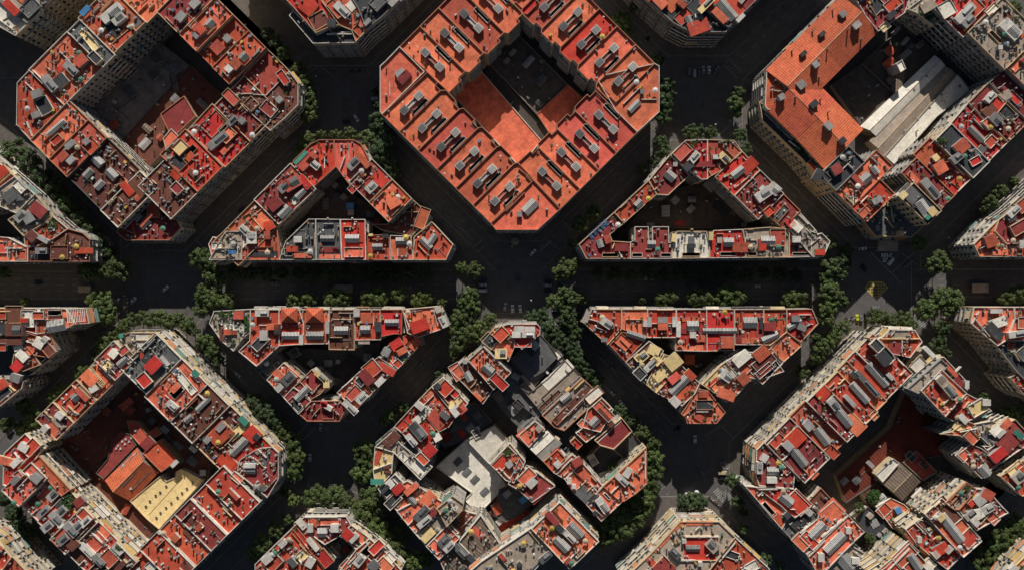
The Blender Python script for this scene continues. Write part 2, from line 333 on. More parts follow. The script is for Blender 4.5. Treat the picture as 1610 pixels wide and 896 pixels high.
P('31', [(620, 512), (690, 597), (905, 597), (1000, 510), (860, 385), (800, 345)], 'G', '31:P790,450,10,.4,-80,W;B775,395,2,2,0,Y;I828,575;P760,590,15,.4,0,Y;B710,540,1.5,3,10;B910,490,1.5,4,50', 'grey bottom corner church roof', 11, par='c', kind='church')
row('LR', 1810, 1688, [1102, 1146, 1195, 1248, 1300, 1362, 1425, 1480], [
 ('K', '31:S985,415,8,5,-55;T900,330,10,7,-45,G;B1040,440,4,4,40,Y;B1010,475,2,2,45,E;B860,340,4,3,45,Y', dict(i=1722, h=23, par='c')),
 ('M', '31:B1030,300,12,4,-50;T960,260,9,4,-45,M;T920,230,7,3,-45,O', dict(i=1690)),
 ('O', '31:T1000,110,10,8,40,C;R1090,170,6,6,30,O;T1080,155,4,3,0,L;A1140,220,5,6;T1150,300,8,6,-40,R;B1060,110,3,3,40,Y', dict(i=1680)),
 ('K', '31:B1190,110,6,4,40;A1240,60,8,7;R1220,40,7,6,40,T;T1330,70,6,4,50,G;T1300,130,6,4,30,R;G1100,10,4,4', dict(i=1690)),
 ('R', '30:S1310,820,10,3,-45;T1370,760,12,9,-50,O;A1240,720,6,5;T1390,870,6,5,45,O', dict(i=1685, par='w')),
 ('M', '30:T1380,680,7,5,40,B;T1430,640,6,8,-40,R;B1430,730,6,5,-45;A1500,760,6,5;T1500,700,9,6,-45,K;B1395,595,6,3,50,W', dict(i=1685)),
 ('M', '30:T1540,600,8,4,-45,R;A1560,680,6,5;U1370,540,6,3,50;T1480,590,7,5,30,L', dict(i=1690))])
row('UR', 1580, 1468, [1470, 1572, 1690, 1760], [
 ('R', '30:B1240,80,12,4,45,W;T1290,50,8,8,45,O;T1120,60,8,8,30,W;B1260,130,7,4,45;W1300,140,9,5,45;T1010,40,8,5,30,L', dict(i=1450, h=23)),
 ('L', '30:B1520,180,11,6,-45,W;A1360,170,9,9;A1500,260,11,5;T1400,60,9,5,45,W;W1420,230,8,2,-45;A1590,350,9,6;B1455,290,2,2,0,W', dict(h=25)),
 ('L', 'px:A1610,60,9,9;T1600,100,9,5,45,O', dict(h=24))], fac='grey')
P('30', [(560, 0), (625, 110), (700, 205), (860, 85), (890, 0), (820, -60), (520, -60)], 'M', 'T745,165,9,7,40,Y;B790,90,5,3,45,K;T690,40,8,7,45,K;T790,30,9,6,40,R;B600,60,3,9,50;A620,20,7,5;A830,30,4,4', 'top of its left side', 22.5, par='w')
P('30', [(880, 60), (960, 0), (1010, -60), (1200, -60), (1130, 60), (1040, 160), (930, 80)], 'L', 'G1000,90,6,7;T1040,40,9,6,30,W;T1080,20,5,5,30,O;A960,60,4,4', 'top of its court', 19, par='w')
P('30', [(420, 520), (600, 395), (800, 580), (590, 765)], 'X', '', 'empty dark courtyard floor', 3.5, kind='hall', par='d')
P('30', [(600, 390), (850, 170), (1070, 330), (800, 575)], 'X', '30:T830,480,7,16,-5,D;B820,185,4,2,50;B875,250,4,2,50;P680,470,22,.4,-45', 'dark court', 4.5, kind='hall', par='d', sheds=6)  # long pale D patch paints the sunlight falling through a gap
P('30', [(812, 392), (848, 368), (872, 424), (838, 446)], 'W', '', 'slim pale tower', 14, kind='hall', par='w', fac='pale')
P('30', [(600, 775), (1050, 345), (1110, 405), (690, 830)], 'W', '30:B930,540,1,1,45;B1005,465,1,1,45', 'pale strip shed', 7, kind='hall', roof='gable', rise=1.2)
P('30', [(655, 865), (1115, 410), (1180, 460), (735, 960)], 'L', '30:B855,610,1,1,45,W;B780,685,1,1,45,W;B700,760,1,1,45,W', 'brown strip shed', 6.4, kind='hall', roof='gable', rise=1.2)
P('30', [(740, 965), (1185, 465), (1260, 545), (1060, 720), (800, 1010)], 'W', '30:B960,720,1,1,45;B885,795,1,1,45;B1035,645,1,1,45;B810,865,1,1,45;B1110,575,1,1,45', 'widest pale shed', 7.4, kind='hall', par='g')
# ---- upper left triangle
blk('ULT', 'the upper left triangle')
P('11', [(345, 25), (395, 0), (487, 0), (500, 165), (350, 300), (220, 180), (240, 125)], 'R', 'B360,145,7,3.5,-40,W;R325,130,11,4,45,T;P430,140,6,.4,90,W;T285,110,9,2,45,E;P425,110,4,.4,45', 'left half of the top corner', 21.5)
P('11', [(487, 0), (610, 0), (655, 28), (745, 205), (600, 300), (500, 165)], 'P', 'B605,145,7,4,45;R660,120,10,3,-50,C;A700,100,5,5;P540,140,7,.4,70,W;A640,240,4,4;W740,170,4,3,-45', 'right half of the top corner', 21.5)
row('UL', 714, 795, [-45, 85, 200], [
 ('T', '01:T1480,600,12,9,45,W;B1540,600,5,6,0,W;B1500,560,3,7,45,W;A1390,640,9,6;T1560,500,9,8,40,O|11:T60,480,9,9,40,O;R90,530,5,4,30,R', dict(par='c', i=792)),
 ('M', '11:B230,265,9,6,30,P;B180,290,6,4,40;T250,375,4,3,30,W;R120,390,7,6,40,M;S180,440,7,4,45;S210,480,8,4,45,W;A150,320,4,4;A270,235,3,3;S280,330,6,3,45;T310,260,4,8,40,R', dict(par='w'))])
add([(326, 384), (334, 414), (352, 406), (348, 378), (333, 372)], 'O', '01:A1310,650,3,3', 'left tip', 20, par='w')
row('UR', 335, 262, [835, 900, 962], [
 ('M', '11:B715,290,6,4,45,W;A760,340,5,4;W850,265,4,3,-45;A630,230,6,4;T620,280,4,9,-45,R;T770,240,8,6,-45,R', dict(par='w')),
 ('O', '11:R850,385,6,5,30,O;W935,380,4,3,45;P760,350,8,.3,45;T900,340,8,3,-45,O', dict(par='c'))])
add([(585, 353), (609, 353), (649, 314), (675, 337), (648, 372), (600, 362)], 'B', '11:T1030,480,6,12,-20,T;P960,580,9,.3,45', 'sunken right middle', 17.5)
P('11', [(1085, 500), (1215, 640), (1172, 735), (972, 735), (975, 595)], 'O', 'S1050,635,7,3,-45;S1085,615,7,3,55;P980,640,5,.3,80', 'right tip', 20.5, par='c')
P('11', [(-280, 735), (-80, 735), (-80, 560), (-180, 560)], 'L', 'T-230,650,8,6,0,W;A-180,690,6,4;U-130,690,4,2,0;A-120,640,4,4', 'left end of its bottom side', 21, par='w')
P('11', [(-80, 735), (150, 735), (150, 660), (130, 500), (0, 430), (-80, 470)], 'T', 'T60,630,9,5,0,O;T40,500,10,9,40,O;R75,585,3,4,0,T;T85,525,4,4,10,R;T60,700,14,3,0,K;P80,700,6,.4,90,W', 'bottom side beside the grey roofs', 20.5, par='t')
P('11', [(150, 735), (378, 735), (375, 485), (330, 485), (190, 620)], 'G', 'B265,610,3,4,90,W;T270,690,15,4,0,K;T300,710,9,2.5,0,O;A330,690,4,4;T235,670,6,3,0,O;A340,600,3,3', 'grey roof first on the bottom side', 21, par='w')
P('11', [(380, 735), (535, 735), (525, 487), (378, 485)], 'G', 'S445,605,3,7,90,W;T460,715,11,2.2,0,O;T455,675,10,2.8,0,M;P450,480,8,.6,0,W', 'grey roof second on the bottom side', 21.4, par='w')
P('11', [(537, 735), (682, 735), (678, 487), (527, 487)], 'R', 'S597,605,4,7,90,Y;T610,690,10,5,0,O;T640,610,4,3,0,O;W612,680,4,3,0;P600,480,8,.6,0,W', 'red roof on the bottom side', 21.2, par='w')
P('11', [(684, 735), (828, 735), (825, 600), (800, 580), (690, 585)], 'O', 'S752,655,3,5,90,W;B710,582,2,1,0,Y;B800,590,3,2,0,K;P770,610,8,.3,0', 'first orange roof on the bottom side', 20.8)
P('11', [(830, 735), (970, 735), (970, 580), (830, 585)], 'O', 'S900,620,3.5,6,90;T910,690,4,5,90,T;A950,610,4,4;P880,690,4,.3,90', 'second orange roof on the bottom side', 20.6)
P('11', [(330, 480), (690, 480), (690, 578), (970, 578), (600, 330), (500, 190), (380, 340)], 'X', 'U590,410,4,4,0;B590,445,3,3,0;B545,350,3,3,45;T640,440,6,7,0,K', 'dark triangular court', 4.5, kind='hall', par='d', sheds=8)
# ---- upper right triangle
blk('URT', 'the upper right triangle')
P('21', [(430, 640), (475, 728), (745, 728), (745, 627), (635, 620), (620, 580), (705, 512), (645, 445)], 'M', 'K550,548,13,3.5,42;S560,635,3,4,20,W;R605,610,3,4,20,T;W620,706,8,1.7,0;P640,650,3,.4,70,Y;T690,660,7,4,0,M', 'left tip with solar panels', 21, par='c')
P('21', [(645, 445), (705, 512), (905, 335), (855, 250)], 'O', 'S797,390,4,3.5,45;W755,355,11,1.5,38;A690,380,7,2;A760,330,6,2;A790,440,4,3', 'orange left side', 21.5, par='c')
P('21', [(855, 250), (905, 335), (975, 340), (1105, 220), (1050, 150), (985, 95)], 'M', 'S990,220,5.5,4.5,-40;W935,180,9,1.5,38;P900,300,6,.4,45;B1020,150,2,2,0', 'crimson left side', 21.6, par='c')
P('21', [(985, 95), (1070, 18), (1080, 5), (1215, 0), (1215, 242), (1180, 245), (1060, 160)], 'R', 'B1135,110,7,3.5,50,W;B1100,160,5,4,40,K;T1060,75,9,6,45,P;G1140,15,6,2;T1190,150,3,12,90,M', 'red half of the top corner', 22, par='w')
P('21', [(1215, 0), (1380, 5), (1425, 70), (1310, 185), (1230, 228), (1215, 240)], 'T', 'B1320,110,6,3.5,-45,Y;B1270,105,3,2,0,W;G1320,15,5,2;T1370,60,9,5,-45,T;T1260,185,6,4,30,O', 'terracotta half of the top corner', 22, par='c')
row('UR', 926, 845, [1402, 1462, 1537, 1590], [
 ('R', '21:S1405,200,7,4,38;A1480,250,5,4;T1470,160,9,6,45,R;P1440,250,10,.4,40,W', dict(par='c')),
 ('M', '21:B1560,335,8,5,35,W;A1510,270,5,4|31:S0,300,3,3,45;B70,300,6,5,-40,W;B20,320,5,4,45,W;A100,400,4,4', dict(par='w')),
 ('M', '31:T30,440,7,6,40,R;T110,450,4,9,-40,G;A150,500,3,4', dict(i=870))])
P('31', [(75, 460), (150, 395), (200, 440), (212, 430), (325, 555), (335, 580), (360, 570), (412, 622), (372, 716), (303, 716), (160, 545)], 'L', 'R205,530,6,4,-40,W;R170,510,4,5,40,R;T345,690,5,3,0,R;A270,570,5,3;B205,610,4,3,0,W;P240,480,9,.5,-45;T140,440,7,8,-45,B;P310,560,5,.5,45,W', 'right tip', 21, par='w')
P('21', [(745, 728), (745, 622), (772, 612), (772, 532), (856, 532), (860, 645), (878, 645), (880, 532), (980, 532), (982, 628), (1000, 632), (1000, 728)], 'M', 'S875,640,3.6,3.8,90;W785,706,5,1.6,0;W960,706,5,1.6,0', 'crimson two pronged roof on the bottom side', 21, par='w', fac='pale')
P('21', [(1000, 725), (1000, 640), (1030, 560), (1210, 560), (1228, 640), (1230, 725)], 'W', 'S1120,620,4.5,3,90,G;B1120,650,4,2,0,K;W1115,703,9,1.6,0;P1120,548,14,.5,0,Y;B1012,600,2,4,-10,Y', 'white roof on the bottom side', 21.5, par='c')
P('21', [(1232, 722), (1232, 640), (1255, 555), (1430, 548), (1450, 640), (1450, 722)], 'R', 'S1347,628,4.5,5,90;W1340,700,8,1.6,0;T1420,660,5,9,90,T;B1240,590,2,4,0,Y', 'red roof on the bottom side', 21.3, par='w')
P('21', [(1452, 722), (1452, 640), (1430, 555), (1600, 535), (1720, 538), (1717, 720)], 'L', 'A1500,650,4,5;W1490,700,4,1.6,0;T1550,645,4,6,0,R;A1540,700,5,2|31:S30,620,5,7,90,W;A20,700,5,2;T85,600,8,9,0,T', 'brown roof on the bottom side', 21.6, par='c')
P('31', [(158, 718), (302, 718), (302, 690), (300, 610), (160, 545)], 'T', 'T200,610,5,4,0,W;T225,660,6,3,20,K;A250,620,5,4;A230,645,5,3;W230,700,9,1.3,0', 'last roof on the bottom side', 20.5, par='w')
P('21', [(640, 620), (1000, 620), (1000, 540), (1450, 540), (1590, 520), (1590, 480), (1230, 240), (1180, 250), (900, 345)], 'X', 'B1020,370,3.5,3.5,45;B1445,520,2,2,0;T1050,510,6,3,0,M;T1300,420,9,6,-45,K', 'dark triangular court', 4.5, kind='hall', par='d', sheds=8)
# ---- cropped blocks on the left edge
blk('FLU', 'the cropped upper left wedge')  # roofs extended left out of view to cast shadow on the avenue
P('01', [(-400, -190), (0, 150), (90, 225), (-60, 335), (-400, 335)], 'O', 'T10,200,7,5,40,R;P30,240,9,.3,40', 'topmost roof', 21)
P('01', [(-400, 335), (-60, 335), (90, 225), (215, 335), (100, 452), (-20, 400), (-400, 480)], 'L', 'S110,340,4,6,10,G;T80,340,9,6,40,G;A160,330,4,5;T130,290,7,4,-45,W', 'pale roof', 21.5, par='w')
P('01', [(100, 452), (160, 395), (215, 335), (320, 470), (270, 510), (140, 590), (45, 490)], 'L', 'R230,430,8,6,-40,M;B120,470,6,4,45;B170,480,5,5,30;T290,480,4,4,-40,Y;A240,460,3,3;G60,540,3,5', 'grey boxes and crimson patch', 21)
P('01', [(140, 592), (270, 510), (322, 472), (410, 545), (310, 612), (210, 655), (145, 650)], 'O', 'R190,590,5,5,45,B;B260,610,6,2,-30;T240,540,5,4,-50,O;G320,530,5,4;A350,550,4,4', 'orange middle roof', 20.5, par='w')
P('01', [(-400, 560), (45, 598), (145, 652), (165, 656), (165, 745), (-400, 745)], 'O', 'T130,705,5,5,0,O;A85,650,9,4;T10,660,6,6,0,P;P50,690,6,.5,90,W;P85,665,9,.5,0,W', 'bottom left roof', 20.7, par='w')
P('01', [(166, 656), (212, 656), (310, 614), (410, 546), (500, 570), (543, 610), (543, 745), (166, 745)], 'B', 'B250,680,6,3,0;T370,690,9,7,0,B;T520,680,3,10,90,O;P400,620,8,.3,80;T240,715,10,3,0,K;A460,650,4,6', 'brown right tip', 20.3, par='t')
blk('FLL', 'the cropped lower left wedge')
P('02', [(-400, 172), (124, 172), (126, 275), (-400, 275)], 'R', 'T90,210,9,9,0,B;T20,215,5,4,0,O;P20,190,8,.5,0,Y;W40,225,2,2,0', 'upper left roof', 21, par='c')
P('02', [(126, 172), (216, 172), (216, 330), (152, 312), (126, 275)], 'P', 'T175,235,7,9,0,W;B145,245,4,2,0,R;T180,300,7,3,0,R', 'pale roof on the avenue', 20.7, par='w')
P('02', [(218, 172), (400, 174), (452, 270), (372, 310), (218, 322)], 'O', 'W340,200,7,2.5,0;S340,280,9,6,10,W;A330,240,8,5;T245,215,6,4,0,O;T250,295,5,4,0,T;P260,240,9,.5,0,W', 'orange roof with white clutter', 21, par='w')
P('02', [(402, 172), (520, 172), (540, 265), (455, 275)], 'R', 'V475,215,9,7,5,W;P425,230,10,.5,-65,W', 'right tip', 20.6, par='w', awn=1)
P('02', [(-400, 277), (126, 277), (150, 314), (140, 392), (60, 400), (-400, 440)], 'B', 'B85,305,9,6,0,B;T95,360,8,6,0,B;T20,300,6,6,0,K;T15,410,6,5,0,O', 'brown middle roof', 21.5, par='g')
P('02', [(150, 316), (216, 330), (300, 325), (330, 400), (340, 430), (285, 475), (200, 462), (142, 392)], 'T', 'T190,410,8,7,40,C;R235,385,5,5,-30,W;A190,350,4,5;T300,420,5,8,40,B;B270,365,3,3,-40,W', 'terracotta lower roof', 20.4)
P('02', [(60, 522), (78, 430), (145, 394), (202, 464), (235, 520), (130, 560)], 'T', 'R130,465,6,4,-45,W;T110,525,6,5,45,R;T120,412,5,3,20,W;A70,470,4,4;A170,500,4,3', 'roof with white boxes', 20)
P('02', [(132, 560), (236, 520), (288, 476), (335, 440), (350, 445), (190, 580), (165, 585)], 'K', 'P240,515,17,.3,42,W;A190,540,5,3', 'dark glazed strip', 18, par='g')
P('02', [(-60, 602), (60, 602), (140, 622), (132, 662), (0, 770), (-60, 790)], 'T', 'B90,600,5,4,-20;T100,640,6,5,-30,M;T10,640,7,5,30,O;P50,640,13,.5,-40,Y;T20,700,9,4,40,K', 'lowest roof', 21, par='w')
blk('FRU', 'the cropped upper right wedge')  # roofs carried on past the right edge, unseen, to shade the avenue
P('31', [(1292, 640), (1328, 716), (1500, 716), (1492, 640), (1420, 560), (1442, 490)], 'O', 'A1330,655,4,5;R1400,620,6,6,20,T;T1450,690,8,3,0,O;A1440,590,4,4;A1480,640,3,6', 'left tip', 21, par='c')
P('31', [(1440, 490), (1425, 560), (1492, 640), (2000, 600), (2000, 0), (1540, 420)], 'M', 'S1525,480,4,3.5,30;T1560,540,9,6,30,M;T1500,450,8,3,45,L;A1580,590,4,6;B1540,440,7,3,45,W;T1590,400,8,6,40,T', 'crimson upper roof', 21.3, par='c')
P('31', [(1494, 642), (1502, 716), (2000, 716), (2000, 602)], 'O', 'B1590,640,3,4,0,W;A1520,650,3,6;A1550,690,4,3', 'bottom roof', 20.8)
blk('FRL', 'the cropped lower right wedge')
P('32', [(1285, 165), (1530, 165), (1532, 240), (1482, 370), (1432, 402), (1265, 262)], 'O', 'A1400,270,9,5;B1430,190,6,2,0,W;T1430,260,9,5,20,W;P1300,230,9,.5,60,W;T1410,310,10,5,-45,K;P1340,290,12,.4,-50,W', 'upper left corner roof', 22, par='w')
P('32', [(1532, 165), (2000, 165), (2000, 380), (1484, 372), (1534, 242)], 'O', 'A1550,340,9,5;A1570,200,8,4;T1590,260,6,6,0,T;B1560,330,9,3,10,W;P1560,235,8,.4,0,W', 'upper right roof', 22.3, par='w')
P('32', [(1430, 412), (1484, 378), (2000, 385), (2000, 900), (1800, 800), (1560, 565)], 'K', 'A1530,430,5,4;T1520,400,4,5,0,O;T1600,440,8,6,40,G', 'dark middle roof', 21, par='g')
P('32', [(1525, 600), (1600, 552), (1660, 545), (1660, 730), (1600, 694)], 'O', 'A1600,650,4,4;T1590,610,6,5,40,R', 'lowest orange roof', 20)
# ---- lower left triangle
blk('LLT', 'the lower left triangle')
P('02', [(1305, 190), (1530, 178), (1527, 320), (1470, 366), (1425, 436), (1350, 372), (1276, 265)], 'L', 'G1390,205,8,3;B1460,215,5,4,0,P;G1510,260,3,9;T1420,290,9,4,10,W;A1330,270,6,9;A1440,290,8,6;G1440,380,3,3;T1490,300,4,5,40,W;A1410,390,4,5', 'left corner with roof garden', 20.5, par='w')
P('12', [(-28, 178), (150, 180), (150, 402), (10, 528), (-100, 436), (-32, 370), (-28, 300)], 'O', 'B45,203,7,3,0,W;R110,285,6,3,0,O;B138,300,3,5,0,K;B55,338,4,5,0,W;T40,380,9,5,45,K;P80,275,9,.4,0', 'orange roof beside the roof garden', 21, par='w')
P('12', [(152, 180), (272, 180), (300, 260), (300, 392), (152, 392)], 'R', 'Y218,215,8,7;S220,340,3.5,9,90;B285,365,2,5,0,W;A290,230,4,6;T170,230,2,6,0,R', 'first roof with pyramid turret', 21.2, par='w')
P('12', [(274, 180), (458, 180), (455, 390), (302, 392), (302, 260)], 'T', 'Y372,215,8,7;S370,340,4,9,90;T435,235,3,4,0,O;B445,290,2,6,0;A310,290,4,6;A300,195,4,3', 'second roof with pyramid turret', 21.4, par='w')
P('12', [(460, 180), (612, 180), (612, 428), (455, 425)], 'B', 'S530,308,4,7,90;P500,350,10,.3,0;P540,240,10,.3,0', 'maroon brown roof on the avenue', 21.1, par='c')
P('12', [(614, 180), (770, 180), (772, 366), (616, 368)], 'O', 'S677,303,5,4,0,Y;B625,200,3,4,0,W;T690,235,7,5,0,T;A755,200,4,5;B755,285,3,5,0,K;T670,380,6,2,0,L;P730,250,5,.4,90', 'orange roof with blue yellow skylight', 21, par='w')
P('12', [(772, 180), (906, 180), (902, 330), (850, 330), (778, 345)], 'R', 'S840,260,3.2,7,90;A770,200,3,5', 'plain red roof on the avenue', 21.2, par='t')
P('12', [(908, 180), (1130, 160), (1175, 290), (1000, 352), (935, 325)], 'O', 'R1010,280,9,6,20,R;T1010,300,8,3,15,T;A1000,185,10,3;B1155,255,3,6,25,W;B1125,180,3,3,25,W;A1020,265,3,3;P935,250,9,.4,-70;P1110,230,9,.3,-75', 'right tip', 20.8, par='w')
P('12', [(930, 335), (1000, 356), (1022, 405), (960, 450), (870, 362)], 'R', 'T985,385,5,7,-40,O;T900,370,5,6,45,O', 'small red roof at the right', 18)
P('12', [(782, 430), (868, 362), (960, 452), (872, 546)], 'L', 'R870,395,6,5,30,R;R900,430,5,4,30,O;T845,470,4,10,-20,O;A900,480,8,6;B805,440,4,4,-30;T880,510,4,4,45,O;G930,470,3,3;B760,475,4,4,40,W', 'white clutter roof on its right side', 20.6, par='w')
P('12', [(640, 560), (760, 468), (868, 548), (722, 690)], 'O', 'R685,595,8,5,-50,M;T720,540,8,8,40,O;B768,622,5,3,45,W;A690,640,9,4;A800,560,4,5;T815,545,4,9,60,O', 'roof with crimson shed', 20.9, par='w')
P('12', [(502, 690), (638, 562), (722, 692), (672, 752), (615, 800)], 'P', 'T610,690,8,5,45,P;B655,722,6,4,45,W;A560,700,5,4;A640,655,8,3;B585,780,9,3,-45,W;T660,610,6,5,45,K;P570,630,14,.5,40,W', 'pinkish roof on its right side', 20.7, par='w')
P('12', [(268, 822), (322, 760), (345, 742), (520, 740), (556, 790), (517, 866), (320, 866)], 'M', 'B440,775,6,2,-30,W;R425,760,3,3,0,R;T450,820,6,5,0,M;P420,735,13,1.2,12,W;A535,820,3,6', 'bottom corner', 20.5, par='t')
P('12', [(176, 720), (236, 655), (330, 720), (345, 744), (270, 818)], 'M', 'S290,695,9,3.5,45,Y;T250,760,8,4,-45,K;T215,710,5,5,45,M', 'crimson roof with cream skylight', 20.8, par='w')
P('12', [(276, 620), (350, 545), (446, 640), (400, 700), (332, 738), (240, 655)], 'M', 'B405,590,7,2.5,-40,Y;T350,620,9,9,45,M;A300,600,4,4;B440,640,3,3,0,Y', 'crimson roof on its left side', 20.6, par='c')
P('12', [(70, 612), (176, 505), (285, 600), (232, 652), (176, 716)], 'O', 'B205,605,7,5,45,G;T150,580,6,4,-45,O;B150,660,4,3,45,W;T240,560,7,2,-40,O;A110,640,5,4;W180,650,3,2,45', 'left roof with grey shed', 20.4, par='w')
P('12', [(8, 546), (112, 440), (178, 505), (68, 610)], 'G', 'B105,465,5,5,40,G;T90,540,6,5,45,G;P60,540,7,.4,45', 'low grey roof on its left side', 15, par='g')
P('12', [(114, 440), (152, 405), (452, 430), (612, 432), (775, 370), (760, 460), (500, 685), (450, 640), (350, 540), (180, 503)], 'G', 'B240,450,6,5,30;B345,510,3,3,45;B510,500,2,2,0;T600,510,10,8,-30,K;T540,560,10,8,-30,K;G420,560,4,4', 'dark triangular court', 4.5, kind='hall', par='d', sheds=8)
# ---- lower right triangle
blk('LRT', 'the lower right triangle')
P('22', [(470, 272), (505, 178), (692, 178), (692, 300), (605, 396)], 'O', 'B598,262,6,4,-35,W;S620,275,4,3,-60,B;P520,245,5,.4,-15,W;A670,310,5,4;B585,365,3,2,0;P490,220,8,.9,70,L', 'left tip', 21, par='c')
P('22', [(694, 178), (850, 178), (850, 352), (835, 350), (694, 310)], 'O', 'S780,340,10,3,-18,W;H755,260;H790,250;B835,265,2,3,0,W;P770,240,9,.3,0', 'second roof from left on the avenue', 21.2, par='c')
P('22', [(852, 178), (1026, 178), (1026, 352), (852, 352)], 'R', 'B943,245,5,3,0;R945,283,5,3.5,0,P;B862,255,2,5,0;B1015,255,2,5,0,W;P940,265,14,.3,0', 'third roof from left on the avenue', 21, par='w')
P('22', [(1028, 178), (1212, 178), (1215, 436), (1020, 432), (1028, 260)], 'R', 'S1128,280,5,6,90,W;B1128,335,3,3,0,W;T1110,415,14,3,0,O;T1190,310,3,10,90,M;T1060,310,3,9,90,M;T1110,240,15,2.5,0,O;B1040,300,2,8,0,W', 'fourth roof from left on the avenue', 21.3, par='w')
P('22', [(1214, 178), (1382, 178), (1382, 430), (1217, 436)], 'R', 'S1250,310,2.6,10,90,W;S1337,310,2.6,10,90,W;P1288,300,1,.4,90,Y;T1335,380,7,6,0,T', 'roof with twin long skylights', 21.1, par='c')
P('22', [(1384, 178), (1562, 178), (1562, 396), (1384, 396)], 'O', 'S1480,260,5.5,7,90,W;T1420,340,5,7,0,M;T1530,325,5,5,0,M;W1475,195,8,2,0;A1395,265,3,6;T1480,370,9,3,0,O;B1550,270,1.5,5,0,K', 'sixth roof from left on the avenue', 21.2, par='w')
P('32', [(8, 178), (146, 178), (146, 318), (45, 400), (8, 396)], 'O', 'R42,285,6,4,0,M;S45,350,9,3.5,25,W;H100,305;P70,230,1,.3,90', 'seventh roof from left on the avenue', 21, par='c')
P('32', [(148, 176), (302, 176), (341, 266), (232, 382), (148, 316)], 'R', 'S195,270,8,3,30;B200,235,4,3,0;B240,290,4,3,-20;P250,285,6,.4,20,W', 'right tip', 20.8, par='c')
P('32', [(147, 320), (234, 388), (238, 404), (130, 502), (45, 420), (60, 400)], 'O', 'H125,375;A150,390,4,3;P70,440,13,.4,-45', 'orange roof below the right tip', 20.7, par='c')
P('32', [(-100, 540), (0, 445), (50, 425), (128, 503), (0, 640)], 'R', 'T0,500,12,7,42,B;P20,480,14,.3,42,W;T60,540,10,4,45,K', 'dark red roof on its right side', 20.5, par='w')
P('22', [(618, 396), (694, 316), (842, 362), (760, 450), (716, 502)], 'O', 'P720,400,9,.3,-45;H690,415;H712,440;T700,380,8,6,-40,O', 'orange roof behind the left tip', 20.7, par='t')
P('22', [(718, 504), (862, 372), (950, 432), (880, 560), (842, 640)], 'B', 'R890,430,6,5,-25,Y;B820,470,6,4,40,Y;B790,475,3,3,40,Y;B870,520,8,3,45,W;B905,490,4,5,45,Y;T800,570,6,5,-45,K;T900,530,9,3,45,O;A770,560,4,5', 'gold boxes on its left side', 20.9, par='w')
P('22', [(844, 642), (882, 562), (955, 452), (1056, 492), (1050, 530), (905, 692)], 'Y', 'R1010,500,8,7,40,Y;T940,570,10,5,40,Y;T910,605,4,4,30,O;A890,610,4,4;A960,520,3,8', 'yellow roof on its left side', 21, par='c')
P('22', [(906, 692), (1052, 534), (1062, 522), (1172, 632), (1140, 700), (1062, 772)], 'T', 'S1045,645,12,4.5,45,W;R1015,600,6,4,40,P;T970,630,8,6,-45,P;T1110,580,9,6,-45,O;B1020,745,6,5,-45,W;T1070,700,9,4,45,O;A950,720,6,5;A1100,690,4,4', 'ribbed white skylight on its left side', 20.8, par='w')
P('22', [(1060, 822), (1140, 702), (1165, 670), (1222, 675), (1332, 812), (1276, 880), (1095, 880), (1090, 850)], 'O', 'T1195,760,5,9,90,K;B1188,800,6,1.5,0,W;R1195,700,5,3,0,T;P1110,800,9,.3,40;P1260,780,8,.3,60', 'star shaped bottom corner', 20.4, par='t')
P('22', [(1186, 640), (1298, 525), (1330, 500), (1402, 582), (1262, 692)], 'L', 'B1335,585,6,5,-35,W;T1260,590,13,3,42,Y;T1280,650,6,5,40,O;A1300,560,5,4;T1260,620,9,2,42,R', 'pale roof on its right side', 20.6, par='c')
P('22', [(1264, 694), (1404, 584), (1500, 602), (1405, 702), (1338, 752)], 'O', 'R1335,700,9,5,-20,O;R1440,605,7,7,40,T;A1390,660,4,5;B1385,785,5,4,40,W', 'orange lower roof on its right side', 20.3, par='w')
P('22', [(1332, 498), (1430, 435), (1500, 442), (1545, 612), (1502, 602), (1406, 582)], 'T', 'R1430,480,9,5,40,W;T1410,540,8,4,45,W;T1490,520,6,5,40,R;A1390,500,9,3;T1440,550,7,5,45,O', 'roof with white sheds on its right side', 20.9, par='w')
P('22', [(1502, 440), (1600, 385), (1625, 470), (1690, 560), (1548, 612)], 'T', 'R1550,450,8,6,40,C;T1560,550,10,4,40,M;P1550,600,9,.5,-45,W;A1600,520,4,4', 'tiled box on its right side', 20.5, par='w')
P('22', [(835, 358), (1020, 362), (1020, 440), (1380, 440), (1400, 400), (1500, 400), (1420, 440), (1190, 630), (1060, 520), (960, 440)], 'X', 'Y1105,485,5,5;T1160,520,6,6,40,K;A1160,520,3,3', 'dark triangular court', 4.5, kind='hall', par='d', sheds=8)
# ---- bottom left block
blk('BL', 'the bottom left block')
P('03', [(20, 180), (14, 375), (40, 385), (205, 228), (250, 160), (150, 58)], 'R', 'B140,145,5,4,-30,W;B90,240,5,3,45,W;T60,230,4,12,75,O;T200,140,9,6,45,R;P170,210,12,.4,45;A230,100,6,3;B265,35,3,3,-40,W;P110,200,6,.3,-50', 'left corner', 21, par='w')
row('UL', 717, 782, [-600, -545, -475, -412, -352], [
 ('M', '02:B360,830,4,3,-40,W;P300,830,7,.6,-45;B425,800,5,1,-45,W|03:T330,30,9,7,45,O;B270,30,3,3,-40,W;A300,60,4,3', dict(o=716, par='c')),
 ('O', '02:S460,715,4,4,40,W;P500,700,14,.3,-45,Y;T430,760,8,6,45,O;R535,650,9,9,-45,B;P440,790,6,.4,-45', dict(par='c')),
 ('O', '02:V600,590,11,3,-50,Y;R545,600,6,8,45,O;T640,580,6,7,45,O;B570,665,4,3,30,W;B655,580,5,1.5,-45,W', dict(par='c')),
 ('T', '02:R690,450,4,4,-40,W;S745,500,6,3,40;T760,430,8,6,40,T;A740,400,4,5;A660,530,6,5;T660,520,5,5,-40,Y;A700,390,4,4', dict(par='w'))], awn=0)
